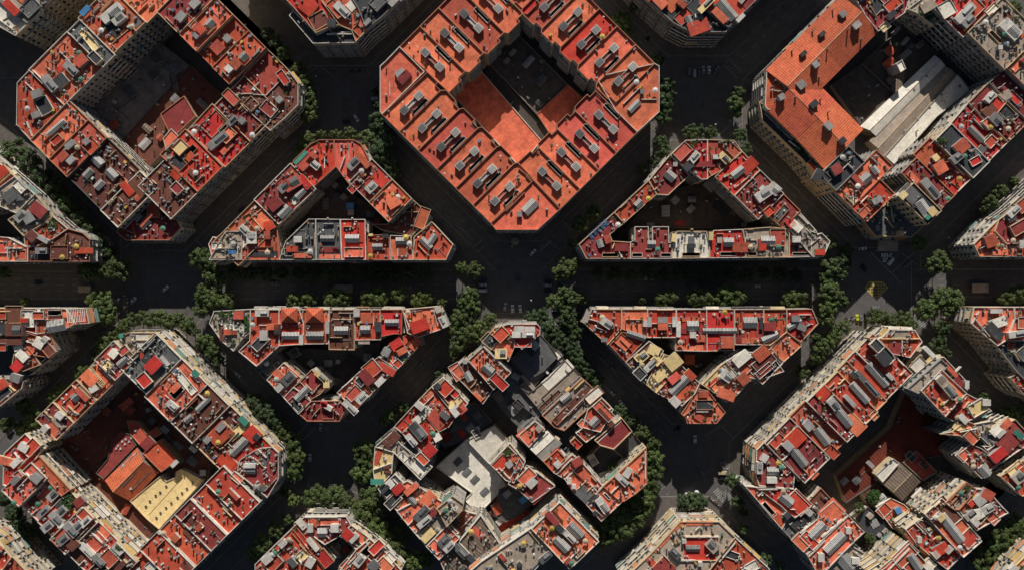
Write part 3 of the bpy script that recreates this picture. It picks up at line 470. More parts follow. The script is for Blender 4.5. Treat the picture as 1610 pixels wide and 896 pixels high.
P('02', [(735, 345), (790, 320), (965, 318), (1000, 375), (960, 415), (905, 380), (835, 470), (780, 420)], 'L', 'T870,345,11,4,0,W;S875,410,6,4,0,W;A800,370,4,3;B740,340,2,2,0,E', 'pale top corner', 21.5, par='c')
P('02', [(835, 470), (925, 375), (985, 418), (835, 560), (800, 530)], 'T', 'P880,450,16,.3,45;B900,440,1,1,0,W', 'ridge beside the pale corner', 22)
row('UR', -274, -392, [770, 852, 932, 1000, 1068, 1130], [
 ('G', '02:A1020,510,6,5;S1000,500,6,3,-50;T930,490,7,9,45,K;R935,520,8,6,45,R;B1040,380,3,2,45,W;T890,610,6,7,40,R', dict(par='w', awn=1, fac='cream', i=-385)),
 ('O', '02:T1130,620,16,4,-50,W;U1205,570,5,4,-40,E;W1085,680,7,4,45;R1070,660,5,3,45,O;B1050,770,6,3,-40,W;A1000,740,7,4;P1190,600,6,.4,-45;T1010,700,4,9,40,O', dict(par='w', awn=1, fac='cream')),
 ('B', '02:S1240,760,9,2.5,45,L;S1150,850,4,3,40;A1200,790,7,3;P1240,720,12,.3,-45;H1190,820', dict(par='w', awn=1, fac='cream')),
 ('B', '03:T1350,60,12,9,45,O;B1350,20,5,3,45;B1265,100,3,3,45;T1470,30,5,15,-50,Y;A1290,140,5,4;P1420,90,10,.4,45;B1490,-20,5,3,-45,E', dict(par='c', awn=1, fac='cream')),
 ('R', '03:S1460,140,11,4,45,W;T1550,60,9,9,45,R;A1520,180,6,4;W1370,200,8,4,45;B1570,80,3,3,45,K;T1390,230,9,7,-45,R', dict(par='c', fac='cream', awn=1))])
add([(429, 702), (438, 711), (438, 752), (420, 782), (372, 742), (377, 722), (405, 705)], 'M', 'px:S392,740,6,3,0,W;B392,732,6,2,0,W;T418,720,3,9,-20,G;A425,740,3,9;Y387,767,3,3;Y405,765,3,3;P412,712,12,.4,-45,W', 'right corner', 21.4, par='w')
row('LR', 1198, 1083, [-760, -700, -640, -581, -530, -480, -432, -376], [
 ('L', '03:A930,880,6,5;T900,880,9,6,45,W;B800,890,6,4,-40,W', dict(i=1088)),
 ('O', '03:B1030,850,5,4,-45;T940,860,7,5,40,W;W1100,800,7,3,45;B1020,890,4,3,45', dict(par='w')),
 ('O', '03:S1150,755,6,5,-45;W1040,730,7,3,40;W1270,770,3,4,40;P1080,780,12,.4,40,W;P970,670,9,.3,-45', dict(par='w')),
 ('O', '03:B1250,640,6,4,-45;W1155,625,7,3.5,40;W1385,670,4,4,40;P1190,690,10,.4,40,W;A1330,590,4,4;P1250,590,7,.3,-45', dict(par='w')),
 ('M', '03:S1340,515,11,3.5,-50,G;B1230,470,2,2,0;B1300,410,2,2,0,W;W1500,550,4,4,40', dict(par='w')),
 ('O', '03:S1480,440,8,4,-48,W;P1430,470,8,.4,-40,W;A1450,500,5,4;T1540,500,4,6,40,O', dict(par='w')),
 ('O', '03:W1510,390,4,4,30;T1450,330,8,5,-40,O', dict(par='w'))], fac='pale')
row('LL', -762, -662, [775, 828, 878, 927, 976, 1036, 1100], [
 ('P', '03:B90,345,5,3,45;B215,335,5,4,-40;T120,310,6,6,40,P;C250,250,3,3|03:P150,350,10,.4,45,W;A70,350,4,4', dict(par='w', i=-672)),
 ('P', '03:B160,440,7,4,45;T230,400,6,5,-45,R;B320,440,6,4,45;T210,480,6,6,45,B;B260,540,7,3,45;P210,540,12,.4,45,W', dict(par='w')),
 ('R', '03:B340,580,8,4,-45;B370,540,6,4,45;B285,630,6,4,40;G430,470,7,8;T380,500,6,8,45,K;R480,480,5,4,40,M;B370,620,3,3,0,W', dict(par='w')),
 ('T', '03:B430,650,8,4,-45;B470,630,6,4,45;B380,710,6,4,40;T530,560,10,7,-45,O;B520,600,6,3,45,W;A560,560,2,2;T440,720,6,8,45,B', dict(par='w')),
 ('T', '03:B530,780,10,3,-45,W;T470,790,8,9,45,B;T590,720,9,8,45,T;T640,660,8,8,-45,O;P590,690,10,.6,-45,W;P500,850,10,.4,45', dict(par='w')),
 ('B', '03:B600,840,7,3,-45;S710,780,6,4,-45;G740,750,5,8;T670,820,8,8,45,T;P640,780,11,.4,-45', dict(par='w'))], awn=1, fac='cream')
P('03', [(205, 226), (250, 192), (440, 398), (385, 438)], 'C', '', 'long tiled ridge at its left', 22.8, par='t', fac='cream')
P('03', [(640, 335), (835, 140), (968, 295), (800, 470)], 'C', 'S745,250,14,1.4,47,K;S785,240,14,1.4,47,K;S810,315,14,1.4,47,K;S850,350,14,1.4,47,K;B800,395,1,1,0,W;B820,190,1,1,0,W;B750,255,1,1,0,W', 'orange gabled courtyard hall', 7.6, kind='hall', roof='gable', rise=4.2, par='t')
P('03', [(803, 470), (985, 315), (1020, 350), (1075, 325), (1080, 290), (1110, 275), (1150, 290), (1245, 345), (975, 642), (900, 580)], 'Y', 'P1020,430,30,.25,48,Y;' + ';'.join('B%d,%d,.8,.8,45,K' % q for q in ((880, 512), (905, 480), (940, 445), (968, 425), (1005, 388), (945, 582), (970, 552), (1005, 520), (1037, 492), (1075, 457), (1103, 430), (1133, 403), (1168, 367))), 'cream courtyard hall', 8, kind='hall', par='c')
P('03', [(875, 178), (985, 92), (1090, 215), (990, 293)], 'O', 'B1065,245,4,2,45,W;B955,165,.6,.6,0,W', 'orange box in the court', 10.5, kind='hall', par='t')
P('03', [(590, 300), (660, 215), (690, 100), (740, 45), (790, 60), (835, 130), (640, 330)], 'M', ';'.join('B%d,%d,.8,.8,0,W' % q for q in ((710, 138), (736, 112), (757, 98), (790, 90), (700, 155), (752, 128), (778, 113), (725, 156))), 'crimson strip with white roof domes', 8.2, kind='hall', par='d')
P('03', [(780, -20), (800, 60), (860, 130), (990, 60), (960, 20), (900, 60), (850, -10)], 'T', 'B815,45,1,1,0,W;R900,120,8,6,45,M', 'red annexe in the court', 8.8, kind='hall', par='t')
add([(110, 670), (180, 584), (220, 602), (240, 640), (200, 680), (165, 720), (130, 745), (70, 715)], 'B', '02:B815,600,2,2,30;P720,760,24,.4,45;T770,760,4,8,-50,O', 'dark upper part of its court', 4.5, kind='hall', par='d', sheds=4)
add([(240, 640), (270, 668), (330, 722), (330, 753), (290, 770), (240, 700), (205, 680)], 'B', '02:B905,795,2,2,20|03:B1180,155,4,2,-40,W;B1010,100,4,4,-45,K;B1240,300,3,3,0;P1130,130,18,.4,-45', 'dark right part of its court', 5, kind='hall', par='d', sheds=6)
add([(70, 716), (130, 746), (170, 720), (205, 778), (244, 834), (215, 866), (112, 768)], 'B', '03:G430,470,3,3', 'dark left part of its court', 4.2, kind='hall', par='d', sheds=5)
# ---- bottom centre block
blk('BC', 'the bottom centre block')
P('12', [(1085, 652), (1155, 593), (1308, 755), (1235, 838)], 'P', 'T1170,660,7,7,-45,R;T1200,720,9,4,-45,M;T1225,690,5,4,-45,R;T1150,640,6,4,40,Y;T1215,760,5,4,30,Y;B1120,650,3,3,40,K;B1235,800,5,5,40,W;B1270,790,4,4,40,P;T1250,740,3,3,45,Y', 'yellow and pink striped right corner', 21.6, par='w')
P('12', [(980, 760), (1083, 654), (1238, 842), (1190, 900), (1130, 930)], 'O', 'A1140,780,5,6;B1165,830,5,3,-40,G;T1080,720,6,5,-45,O;T1120,850,10,7,-45,T;P1060,740,9,.4,45,W;B1010,770,5,3,-40,W;T1030,830,12,4,40,W', 'second roof on its upper left side', 21.2, par='c')
P('12', [(855, 895), (978, 762), (1130, 932), (1090, 1090), (1080, 1105)], 'R', '13:B1000,45,10,5,-50,G;B975,20,4,4,-40,W;T1075,160,6,6,-45,R;P930,30,12,.4,45,W;B960,100,7,3,-50,W;T1120,80,5,5,30,W;T1100,10,8,7,-45,O', 'red roof with grey shed', 21, par='w')
P('13', [(735, 142), (840, 52), (900, 130), (1090, 265), (1015, 345), (850, 175)], 'L', 'T910,200,5,4,-45,O;T930,220,10,3,-45,W;T840,95,9,5,45,B;T1010,270,8,6,-45,W;T850,220,12,3,-50,K;A990,190,6,5;T1030,210,8,5,-45,O;T960,150,9,4,-45,K', 'stepped white roof at the left', 20.8, par='w')
P('13', [(735, 142), (848, 178), (840, 305), (755, 400), (738, 385), (725, 290)], 'Y', 'T755,200,3,9,-20,O;B805,270,1,3,90,B;B815,295,1,3,90,B;U755,350,3,7,90,E;P780,260,9,.4,20,W', 'left chamfer terrace', 20.5, par='w')
P('13', [(755, 402), (860, 308), (912, 362), (800, 462)], 'G', 'B830,370,3,4,45,W;B800,400,5,2,45,K;P870,360,8,.4,-45,W', 'grey roof under the left chamfer', 20.8, par='w')
P('13', [(800, 464), (914, 364), (935, 350), (1075, 425), (870, 535)], 'O', 'R880,400,6,4,40,R;T850,470,9,5,45,K;R960,400,8,3,40,O;T930,440,6,4,45,M;S965,470,3,5,45,U;A1010,400,9,5;P900,440,16,.3,45', 'first orange roof on its lower left side', 20.6, par='w')
P('13', [(872, 537), (1075, 425), (1155, 482), (982, 672), (905, 580)], 'O', 'B1022,550,9,4,45,G;B1040,600,8,3,40,W;T1060,460,9,6,45,O;T1090,540,6,4,40,M;P960,600,8,.4,45', 'second orange roof on its lower left side', 20.9, par='w')
P('13', [(984, 674), (1105, 545), (1180, 622), (1050, 752)], 'L', 'T1030,620,7,5,45,G;T1065,680,8,4,45,Y;W1140,610,8,3,45;A1100,650,5,4', 'pale third roof on its lower left side', 20.7, par='w')
P('13', [(1052, 754), (1182, 624), (1255, 702), (1130, 835)], 'O', 'B1160,720,7,4,45,G;B1190,755,6,3,45,W;T1210,660,6,5,-45,T;B1245,640,4,4,45,K;T1110,750,7,5,-45,O;A1120,720,4,4', 'last orange roof on its lower left side', 21, par='w')
P('13', [(1120, 510), (1215, 432), (1285, 482), (1275, 520), (1190, 612)], 'L', 'U1235,510,3,2,45,W;A1180,520,6,4;P1160,530,12,.4,45,Y;A1195,570,4,4', 'penthouse terrace beside the white shed', 23.5, par='c')
P('13', [(1190, 615), (1275, 525), (1365, 550), (1280, 680), (1255, 700)], 'T', 'G1240,640,3,3;B1230,600,3,4,45,K;P1220,650,9,.5,-45,W;P1300,600,8,.4,45,W;A1310,570,5,4', 'low terraces below the white shed', 15, par='w')
P('13', [(1112, 262), (1300, 92), (1420, 215), (1545, 375), (1375, 548), (1295, 470), (1330, 420), (1255, 365)], 'W', ';'.join('S%d,%d,3.2,4.4,-45,K' % q for q in ((1245, 235), (1300, 300), (1350, 345), (1410, 420))), 'white courtyard hall with dark rooflights', 7.5, kind='hall', par='w')
P('13', [(1300, 90), (1470, 10), (1565, 112), (1440, 246)], 'W', 'T1360,60,7,9,30,G', 'upper white courtyard hall', 9.5, kind='hall', par='w')
P('13', [(1442, 250), (1565, 118), (1660, 235), (1590, 365), (1540, 350)], 'T', 'G1555,170,4,4;T1575,210,4,5,45,P;T1510,240,9,6,45,R;P1580,160,10,.5,-45,W;A1600,260,4,6;B1560,250,3,3,40;P1530,300,8,.4,-45', 'red roof with pink terrace on the alley', 20.4, par='w')
P('23', [(-5, 372), (65, 210), (100, 280), (175, 300), (285, 385), (145, 485), (60, 410)], 'M', 'B140,362,5,4,45,W;T185,410,14,8,40,M;T110,320,9,6,45,O;P60,380,8,.4,45,W', 'crimson roof on the alley', 20.2, par='w')
P('23', [(-60, 400), (-5, 374), (58, 412), (140, 490), (60, 560), (-20, 600), (-90, 560)], 'G', 'B90,465,4,3,40,U;B-10,430,4,3,40;T-70,520,7,9,30,O', 'dark yard roofs behind the alley', 9, kind='hall', par='d')
P('23', [(138, 640), (312, 475), (552, 718), (372, 890)], 'O', 'S410,655,9,4.5,-45,W;S325,738,9,4.5,-45,W;B315,645,5,3,-45,K;B370,690,8,2.5,-45,W;R265,580,8,3,-48,M;W235,725,5,1.5,-45;P400,800,9,.4,45,W;P300,560,12,.4,-50,B;A420,790,5,2', 'tall roof with twin skylights', 27, par='w', fac='pale', awn=1, shut=1)
P('23', [(-240, 900), (-170, 840), (138, 642), (268, 772), (150, 900), (100, 960), (-200, 960)], 'L', 'B225,820,7,3,40,G;P180,850,22,.4,45,G;B65,860,2,2,45,K;A150,880,4,3', 'wide brown flat roof', 25.5, par='w', awn=1, fac='pale')
P('13', [(1250, 722), (1385, 562), (1505, 742), (1385, 872)], 'D', 'H1310,690;H1430,690;H1420,790;B1370,850,2,1,45,W', 'grey tiled roof with chimneys', 20, par='w', fac='pale')
P('13', [(1140, 835), (1240, 735), (1385, 874), (1360, 940), (1180, 940)], 'D', 'B1260,780,9,3,-45,G;H1185,800;H1240,820;B1340,840,8,3,-45,K;A1160,860,4,4', 'lower grey tiled roof', 19.6, par='w')
P('13', [(1390, 880), (1510, 745), (1530, 815), (1440, 940), (1380, 940)], 'B', 'P1460,860,12,.4,45,W', 'brown strip beside the tiles', 18.5, par='w')
P('13', [(1440, 545), (1540, 430), (1690, 540), (1660, 620), (1500, 680)], 'O', 'B1500,600,3,3,40,W;T1530,500,12,8,-50,B;T1500,570,5,9,-45,K', 'orange yard terrace', 6, kind='hall', par='d')
# right hand half, across the alley
P('12', [(1390, 382), (1470, 292), (1525, 278), (1600, 395), (1555, 500), (1480, 440)], 'O', 'B1510,450,6,5,0,Y;T1440,370,6,8,45,K;A1430,380,5,5;T1510,330,6,7,-45,O;A1540,350,3,4;P1490,340,14,.5,-50,Y', 'top left corner', 21.2, par='c')
P('22', [(-25, 285), (-5, 268), (175, 268), (192, 290), (190, 332), (80, 424), (-30, 300)], 'R', 'B65,300,5,3,0,W;B130,300,5,2.5,0,W;B50,333,5,3,0,W;B115,335,7,2.5,0,W;T85,375,9,6,0,R;A10,300,6,3;P80,350,15,.4,0,R', 'red prow roof with white panels', 22, par='w')
P('12', [(1308, 490), (1405, 402), (1572, 566), (1465, 672)], 'O', 'S1430,545,6,4.5,-40;H1380,490;H1415,478;H1365,520;T1500,620,6,12,45,R;P1480,590,12,.3,45;A1470,520,5,4;P1480,480,20,.9,-45,W', 'orange roof with square skylight', 21.6, par='w')
P('12', [(1203, 556), (1290, 482), (1330, 520), (1462, 676), (1400, 757), (1300, 655)], 'B', 'S1310,590,5,3.5,-60,W;T1240,560,6,9,30,O;T1370,710,2,6,45,O;P1340,640,4,.4,45,Y;B1290,500,2,2,0', 'long left flank above the alley', 19, par='w')
P('22', [(82, 428), (192, 335), (240, 380), (300, 470), (210, 560), (120, 610), (40, 520), (-10, 480)], 'G', 'T110,440,11,8,45,G;B135,440,3,4,45,K;P130,520,12,.4,-45;B160,400,4,4,45,W', 'slate sheds below the red prow', 13, kind='hall', par='d')
P('22', [(232, 382), (255, 400), (310, 445), (345, 490), (240, 560), (120, 690), (60, 640), (180, 560)], 'L', 'T280,470,9,5,40,W;P240,530,12,.5,45,G;B230,560,3,1,-45,W;T285,520,8,6,45,G', 'first saw tooth shed', 11, kind='hall', par='d')
P('22', [(345, 492), (385, 535), (440, 588), (200, 812), (60, 640), (120, 692), (240, 600)], 'L', 'T300,580,19,6,42,W;T320,650,24,5,42,L;P270,690,30,.3,42,G;T260,740,14,4,42,B', 'second saw tooth shed', 11.5, kind='hall', par='d')
P('22', [(-80, 620), (-10, 482), (40, 525), (118, 612), (60, 640), (200, 815), (180, 850), (20, 720)], 'G', 'B120,625,10,2,-50,L;T20,650,5,5,45,G;T60,760,9,7,-45,K;P70,700,16,.4,45', 'black flat sheds', 10, kind='hall', par='d', sheds=5)
add([(668, 676), (712, 640), (745, 632), (774, 664), (738, 690), (700, 704)], 'G', '12:T1270,940,5,3,-45,R;T1180,960,6,5,45,M', 'dark yard north of the white hall in its court', 5, kind='hall', par='d', sheds=5)
add([(746, 602), (764, 590), (800, 618), (852, 664), (838, 692), (800, 656)], 'G', '12:T1390,800,6,5,45,K;T1480,860,9,6,45,G', 'dark flat roofs along the alley in its court', 7, kind='hall', par='d', sheds=4)
P('22', [(205, 818), (440, 590), (500, 645), (565, 715), (480, 790), (340, 920), (280, 900)], 'L', 'P430,640,38,.7,44,Y;S350,720,6,3,40,L;T420,740,12,5,45,B;T380,790,14,4,45,K;T320,830,10,4,45,B;T520,700,5,10,-50,W;A440,700,5,3;P420,760,26,.4,45,W', 'brown roof with orange edge wall', 18.5, par='t')
P('22', [(480, 792), (568, 718), (640, 790), (560, 930), (450, 900)], 'O', 'T580,800,5,12,45,O;S525,870,5,4,45,W;T590,840,3,12,42,B;P620,790,10,.4,42,W', 'striped red roof', 19.5, par='w')
P('23', [(525, 98), (690, -40), (755, 42), (642, 153), (560, 130)], 'M', 'P620,50,20,.4,42,W', 'crimson gabled roof', 18.5, roof='gable', rise=2.5)
P('23', [(410, 55), (500, -20), (570, 40), (472, 112)], 'T', 'T470,20,4,9,45,O;P430,50,8,.4,-45', 'small tiled roof', 18.2, par='w')
P('23', [(375, 110), (405, 80), (452, 125), (420, 158)], 'R', '', 'tiny red roof', 17.6, par='t')
P('23', [(122, 140), (235, 45), (322, 120), (212, 228)], 'W', 'P200,100,11,.4,45,G;P260,170,9,.4,-45,G', 'white gabled roof on the alley', 19, roof='gable', rise=2)
P('23', [(57, 70), (160, -20), (222, 32), (122, 130)], 'O', 'B185,30,3,3,45,L;T100,80,8,6,-45,O', 'orange roof at the head of the alley', 19.6, par='w')
P('23', [(216, 232), (298, 152), (345, 205), (272, 295)], 'O', 'B300,250,3,3,45,W;T290,180,5,4,45,R', 'orange roof beside the alley', 19.4, par='t')
P('23', [(274, 298), (390, 190), (452, 240), (345, 345)], 'C', 'P340,260,14,.4,45;B420,235,5,4,30,T', 'tiled ridge beside the alley', 19.8, par='w')
P('23', [(346, 348), (452, 248), (578, 385), (475, 498), (400, 430)], 'O', 'T462,428,9,6.5,-45,G;B400,385,2,2,0,W;B370,350,2,3,0,W;P440,330,16,.4,-45,B;P520,390,12,.4,-45', 'orange roof with grey pool deck', 20, par='w')
P('23', [(478, 502), (580, 390), (692, 486), (568, 602)], 'O', 'B575,498,8,4,-55,W;T540,480,9,5,-45,K;W600,440,4,1,-45;B530,550,2,2,0,K', 'orange roof on the corner by the trees', 20.2, par='w')
P('23', [(585, 388), (730, 252), (845, 145), (848, 368), (780, 430), (696, 488)], 'O', 'B730,300,5,3,60,W;B695,345,7,3,-45,W;P740,360,8,.5,-45,W;P650,400,13,.4,45,W;P685,395,4,.3,90;H685,410;P835,250,14,.6,90,W', 'right corner', 20.6, par='t')
P('23', [(560, 130), (642, 156), (755, 45), (838, 150), (735, 248), (590, 382), (455, 240)], 'K', 'B515,220,6,4,-60,W;B490,150,5,6,45,L;T580,330,5,6,20,W;P650,330,14,.5,42,W;P680,190,12,.4,-40', 'walled garden court', 8, kind='hall', par='c')
P('23', [(225, 35), (330, -60), (420, -60), (400, 60), (375, 105), (420, 160), (330, 200), (325, 118)], 'K', 'T330,10,8,4,40,G;A345,180,4,4', 'dark gap behind the white gable', 13, kind='hall', par='d')
# ---- bottom right block
blk('BR', 'the bottom right block')
row('UL', 1897, 2024, [506, 586, 636, 690, 732, 765, 850], [
 ('M', '33:S220,205,11,4.5,-52,W;B155,135,5,4,-45;T300,300,8,10,45,O;P150,190,16,.5,45,W;T190,90,10,8,45,R;T80,110,9,5,45,O', dict(par='w')),
 ('T', '33:S365,75,10,4.5,-52;T420,170,8,11,45,O;B280,10,5,4,-50;T160,40,12,7,-45,O;P220,60,9,.4,45,Y', dict(par='t')),
 ('M', '32:S495,840,11,4.5,-50,W;B435,760,6,4,-50;T370,690,8,6,45,R;P400,730,16,.6,45,W;W260,760,6,4,-45;B580,780,5,2,-50|33:T560,0,8,11,45,O', dict(par='w')),
 ('O', '32:S595,690,14,4,-48;T680,830,8,8,45,O;B535,740,7,2,-48;P480,620,9,.4,45,Y', dict(par='c')),
 ('O', '32:B640,635,17,2.6,-48,G;B560,580,4,2,-45,K', dict(par='c')),
 ('O', '32:S705,580,15,4,-48;P620,490,12,.5,-45;A830,650,5,3;B780,590,4,2,-45,W;T640,450,8,5,40,O', dict(par='w'))], fac='cream', awn=.5)
add([(1190, 707), (1201, 696), (1250, 745), (1248, 768), (1194, 764), (1188, 742)], 'M', '33:S60,290,4,6,90;B55,345,5,3,0,W;A100,230,3,5;T140,270,8,6,-50,P;P110,240,6,.4,-45;B10,210,4,3,60,W;B-20,270,6,3,90,W', 'left corner', 21, par='w', fac='cream', awn=1)
P('33', [(-44, 388), (187, 396), (296, 506), (195, 576), (140, 532), (109, 502)], 'R', 'S145,465,7,5,-40,W;T215,480,12,9,-45,R;P30,400,12,.4,0,W', 'bright red roof', 21.2, par='w')
P('33', [(-109, 382), (-46, 390), (108, 504), (156, 566), (120, 650)], 'O', 'W35,520,9,2,-48;B150,560,3,3,45,K;T95,580,7,4,-45,O;P-20,430,6,.4,45,W', 'orange roof with oblong light well', 20.6, par='w')
P('33', [(121, 650), (156, 569), (196, 578), (300, 520), (336, 585), (178, 712)], 'G', 'B280,540,4,3,-40,W;T220,600,9,5,45,K;P250,640,9,.4,45,W;A210,590,3,3', 'grey roof', 19.6, par='g')
P('33', [(280, 482), (360, 395), (432, 472), (345, 545), (305, 520)], 'B', 'P300,440,13,.7,40,W;A340,520,3,4', 'brown roof by the court', 20, par='t')
P('33', [(175, 712), (335, 585), (345, 548), (434, 475), (522, 560), (268, 800)], 'O', 'S335,655,10,4.5,45,W;T420,540,12,10,45,O;T280,710,10,5,-45,R;P420,640,14,.8,40,W;A400,650,4,3;T230,720,9,6,-45,O', 'first orange roof on its lower left side', 21, par='w')
P('33', [(270, 802), (524, 562), (622, 662), (560, 720), (345, 940)], 'O', 'S445,733,13,5,45,W;B525,655,2.5,3,0,W;B357,820,3,4,0,W;P330,760,12,.4,45,W', 'second orange roof on its lower left side', 21.3, par='w')
P('33', [(355, 940), (430, 842), (545, 745), (620, 790), (560, 880), (560, 960)], 'L', 'S505,840,11,7,-50,W;P580,800,7,.6,-40,W;B570,840,4,3,0,W;T600,880,4,6,45,R;A550,760,4,4', 'ribbed pale roof', 19.6, par='w')
P('33', [(660, 930), (745, 875), (890, 728), (985, 835), (1060, 960), (680, 970)], 'T', 'S935,850,9,4,-55,Y;T780,890,9,9,40,R;T870,800,14,9,45,T;P830,830,16,.5,45,W;T1010,880,3,5,45,W', 'tall roof with a lit end wall', 25, par='w', fac='cream', awn=1)
P('32', [(735, 345), (775, 300), (930, 305), (975, 378), (900, 475), (845, 462), (785, 450), (700, 360)], 'O', 'T815,425,6,7,0,M;P850,410,8,.4,90,W;T840,330,9,4,0,L;P840,358,20,.5,0,Y;A880,420,3,4;P760,330,5,.4,70;A900,335,5,2;P730,390,8,.8,-50,W', 'top corner', 21.4, par='w', fac='cream', awn=1)
P('32', [(640, 352), (700, 362), (785, 455), (800, 480), (760, 520), (690, 440)], 'K', 'B740,480,9,5,-50,K;T690,400,8,6,-45,K;B650,375,3,3,0,W;A760,520,5,3', 'dark roof behind the top corner', 23, par='w', fac='cream', awn=1)
P('32', [(900, 480), (980, 410), (1065, 480), (1000, 560), (870, 650), (820, 610)], 'L', 'T950,520,8,7,45,W;U1010,490,4,3,45,Y;A985,530,4,4;A900,600,9,4;T880,560,12,4,45,G;B1020,440,7,2,-45,W;A890,605,3,5', 'pale terraces of its right side', 18.5, par='c')
P('32', [(866, 660), (1070, 480), (1115, 520), (1080, 560), (960, 672), (930, 690)], 'L', 'P980,580,24,.5,43', 'pale strip roof', 24, par='g', fac='grey')
P('32', [(962, 676), (1088, 545), (1242, 692), (1110, 835)], 'O', 'B1130,660,13,4,-50,L;B1095,610,4,4,-45,W;B1170,710,3,3,-30,W;P1130,620,14,.3,-45;T1060,680,5,9,-48,O', 'tall orange roof with long shed', 25, par='w', fac='grey')
P('32', [(1078, 480), (1110, 470), (1255, 625), (1262, 660), (1240, 690), (1095, 540)], 'M', 'B1150,550,9,2,-45,P;B1190,560,7,.4,45,W;R1200,625,5,3,-45,M;B1250,640,2,4,0,W', 'crimson strip on its right side', 21, par='w')
P('32', [(1112, 838), (1246, 692), (1335, 740), (1400, 800), (1290, 850), (1200, 880)], 'O', 'T1310,780,9,7,30,Y;B1230,850,5,3,-45,W;T1210,800,9,6,45,O;A1270,760,3,5;A1190,830,4,6;B1370,750,4,3,0,W', 'orange roof with cream shed', 21.4, par='w', fac='grey')
P('33', [(1080, 60), (1150, 45), (1235, -25), (1290, 0), (1325, 75), (1275, 122), (1200, 70)], 'O', 'T1200,20,10,7,-30,Y;T1270,80,5,7,45,O;P1160,50,10,.6,-20,Y', 'cream gable by the dark court', 22, par='c', fac='grey')
P('33', [(1290, 0), (1400, -20), (1470, 10), (1500, 55), (1390, 135), (1328, 75)], 'L', 'T1370,80,6,6,40,G;T1430,30,8,5,45,W;B1460,60,5,2,45,W;A1350,100,4,3;A1400,20,7,3', 'pale roof with grey glazing', 21.6, par='w')
P('33', [(1472, 10), (1540, -30), (1660, 100), (1585, 150), (1502, 56)], 'M', 'U1555,60,6,3,-45,E;T1480,0,4,6,-45,O;P1530,80,16,.5,-45,Y;R1490,100,9,5,-45,M', 'crimson roof with green awning', 21.8, par='c')
P('33', [(1345, 135), (1392, 138), (1500, 58), (1580, 145), (1455, 240), (1395, 190)], 'M', 'R1445,190,8,5,40,R;T1490,110,10,9,45,M;P1400,140,8,.5,40,W;A1350,170,3,3;T1360,180,5,6,45,O;B1300,160,4,3,-10,Y', 'dark crimson roof', 21.5, par='w')
P('33', [(1190, 190), (1278, 124), (1340, 150), (1452, 242), (1405, 275), (1340, 335), (1240, 235)], 'T', 'S1360,290,6,5,-50,W;T1225,190,6,6,-40,O;A1310,230,7,5;P1340,220,10,.5,-50,W;B1170,155,9,2,-10,Y;T1390,200,9,4,-45,B', 'roof with white framed glazing', 21.2, par='w', fac='grey')
P('33', [(1455, 322), (1510, 285), (1590, 228), (1700, 340), (1640, 430), (1590, 445)], 'O', 'B1570,330,6,5,40,L;T1540,270,9,4,40,Y;P1520,380,12,.5,-45,W;T1590,260,6,5,45,R', 'orange right edge roof', 21, par='c')
P('33', [(1590, 230), (1700, 120), (1800, 240), (1705, 340)], 'O', '', 'right edge roof above it', 21.4)
P('33', [(1105, 480), (1235, 350), (1298, 398), (1192, 520), (1160, 520)], 'L', 'W1235,400,5,3,50;W1170,460,4,3,50;G1240,400,3,2;P1200,440,12,.4,45', 'tan roof with planted wells', 22.5, par='t', fac='cream', awn=.5)
P('33', [(1192, 522), (1298, 402), (1370, 400), (1505, 545), (1310, 655), (1250, 585)], 'T', 'R1380,435,6,5,-30,T;B1330,470,5,5,40,W;T1240,500,7,5,40,T;R1310,560,7,5,30,W;B1380,520,6,4,30,W;T1400,570,8,5,-45,O;B1300,600,5,3,-45,W;B1270,560,6,3,40,L;A1350,500,6,6;P1430,470,14,.4,-50,W', 'terraces with white sheds', 21, par='w')
P('33', [(985, 548), (1088, 450), (1190, 540), (1335, 715), (1222, 815), (1100, 680)], 'O', 'S1160,640,17,4.5,-52,W;B1095,575,4,3,40,Y;T1260,700,9,8,45,O;T1130,530,16,7,-50,B;P1050,560,6,.4,45', 'long skylight roof on its lower right side', 22, par='w', fac='cream', awn=.5)
P('33', [(880, 650), (960, 590), (1010, 600), (1100, 690), (1215, 818), (1140, 900), (1050, 830), (940, 730)], 'R', 'R1090,770,8,5,30,R;B1060,800,3,4,40,W;T930,680,7,8,-50,T;A1030,660,7,6;B1140,770,4,3,45,W;A1090,700,6,6;T1000,620,9,5,-45,B;B960,710,2,3,0,W;P960,640,8,.4,-45,W', 'red clutter roof on its lower right side', 20, par='w', fac='cream', awn=.6)
P('33', [(985, 838), (1050, 832), (1140, 902), (1090, 970), (1000, 930)], 'K', 'T1010,860,6,6,45,W;B1010,890,5,2,50,Y', 'dark lower roof', 19.5)
P('33', [(720, 352), (835, 240), (960, 352), (850, 468)], 'D', 'P845,360,1,.3,45', 'grey brown gabled hall in its court', 8.5, kind='hall', roof='gable', rise=2)
P('33', [(688, 310), (795, 210), (832, 238), (720, 350)], 'W', 'B795,235,1.2,1,45,K;B765,255,1.2,1,45,K', 'lit white end wall', 10, kind='hall', par='w')
P('33', [(560, 580), (640, 505), (790, 650), (700, 742)], 'K', 'S690,615,4,4,30;B660,565,3,2,45,L;B755,660,3,1,45,L;B720,685,2,1,45', 'black flat shed in its court', 7, kind='hall', par='d')
P('33', [(600, 420), (690, 355), (760, 440), (680, 510), (640, 500)], 'B', 'G670,440,6,5;B720,460,6,3,40,W;G760,470,4,4', 'garden yard of its court', 5, kind='hall', par='d')
P('33', [(690, 505), (770, 440), (860, 490), (960, 580), (880, 650), (790, 640)], 'O', 'B830,530,3,3,30,U;V860,580,11,6,45,Y;V890,560,8,5,45,O;T740,530,7,6,45,O;A790,570,4,5;B700,460,7,4,30,W', 'orange canopies in its court', 8, kind='hall', par='w')
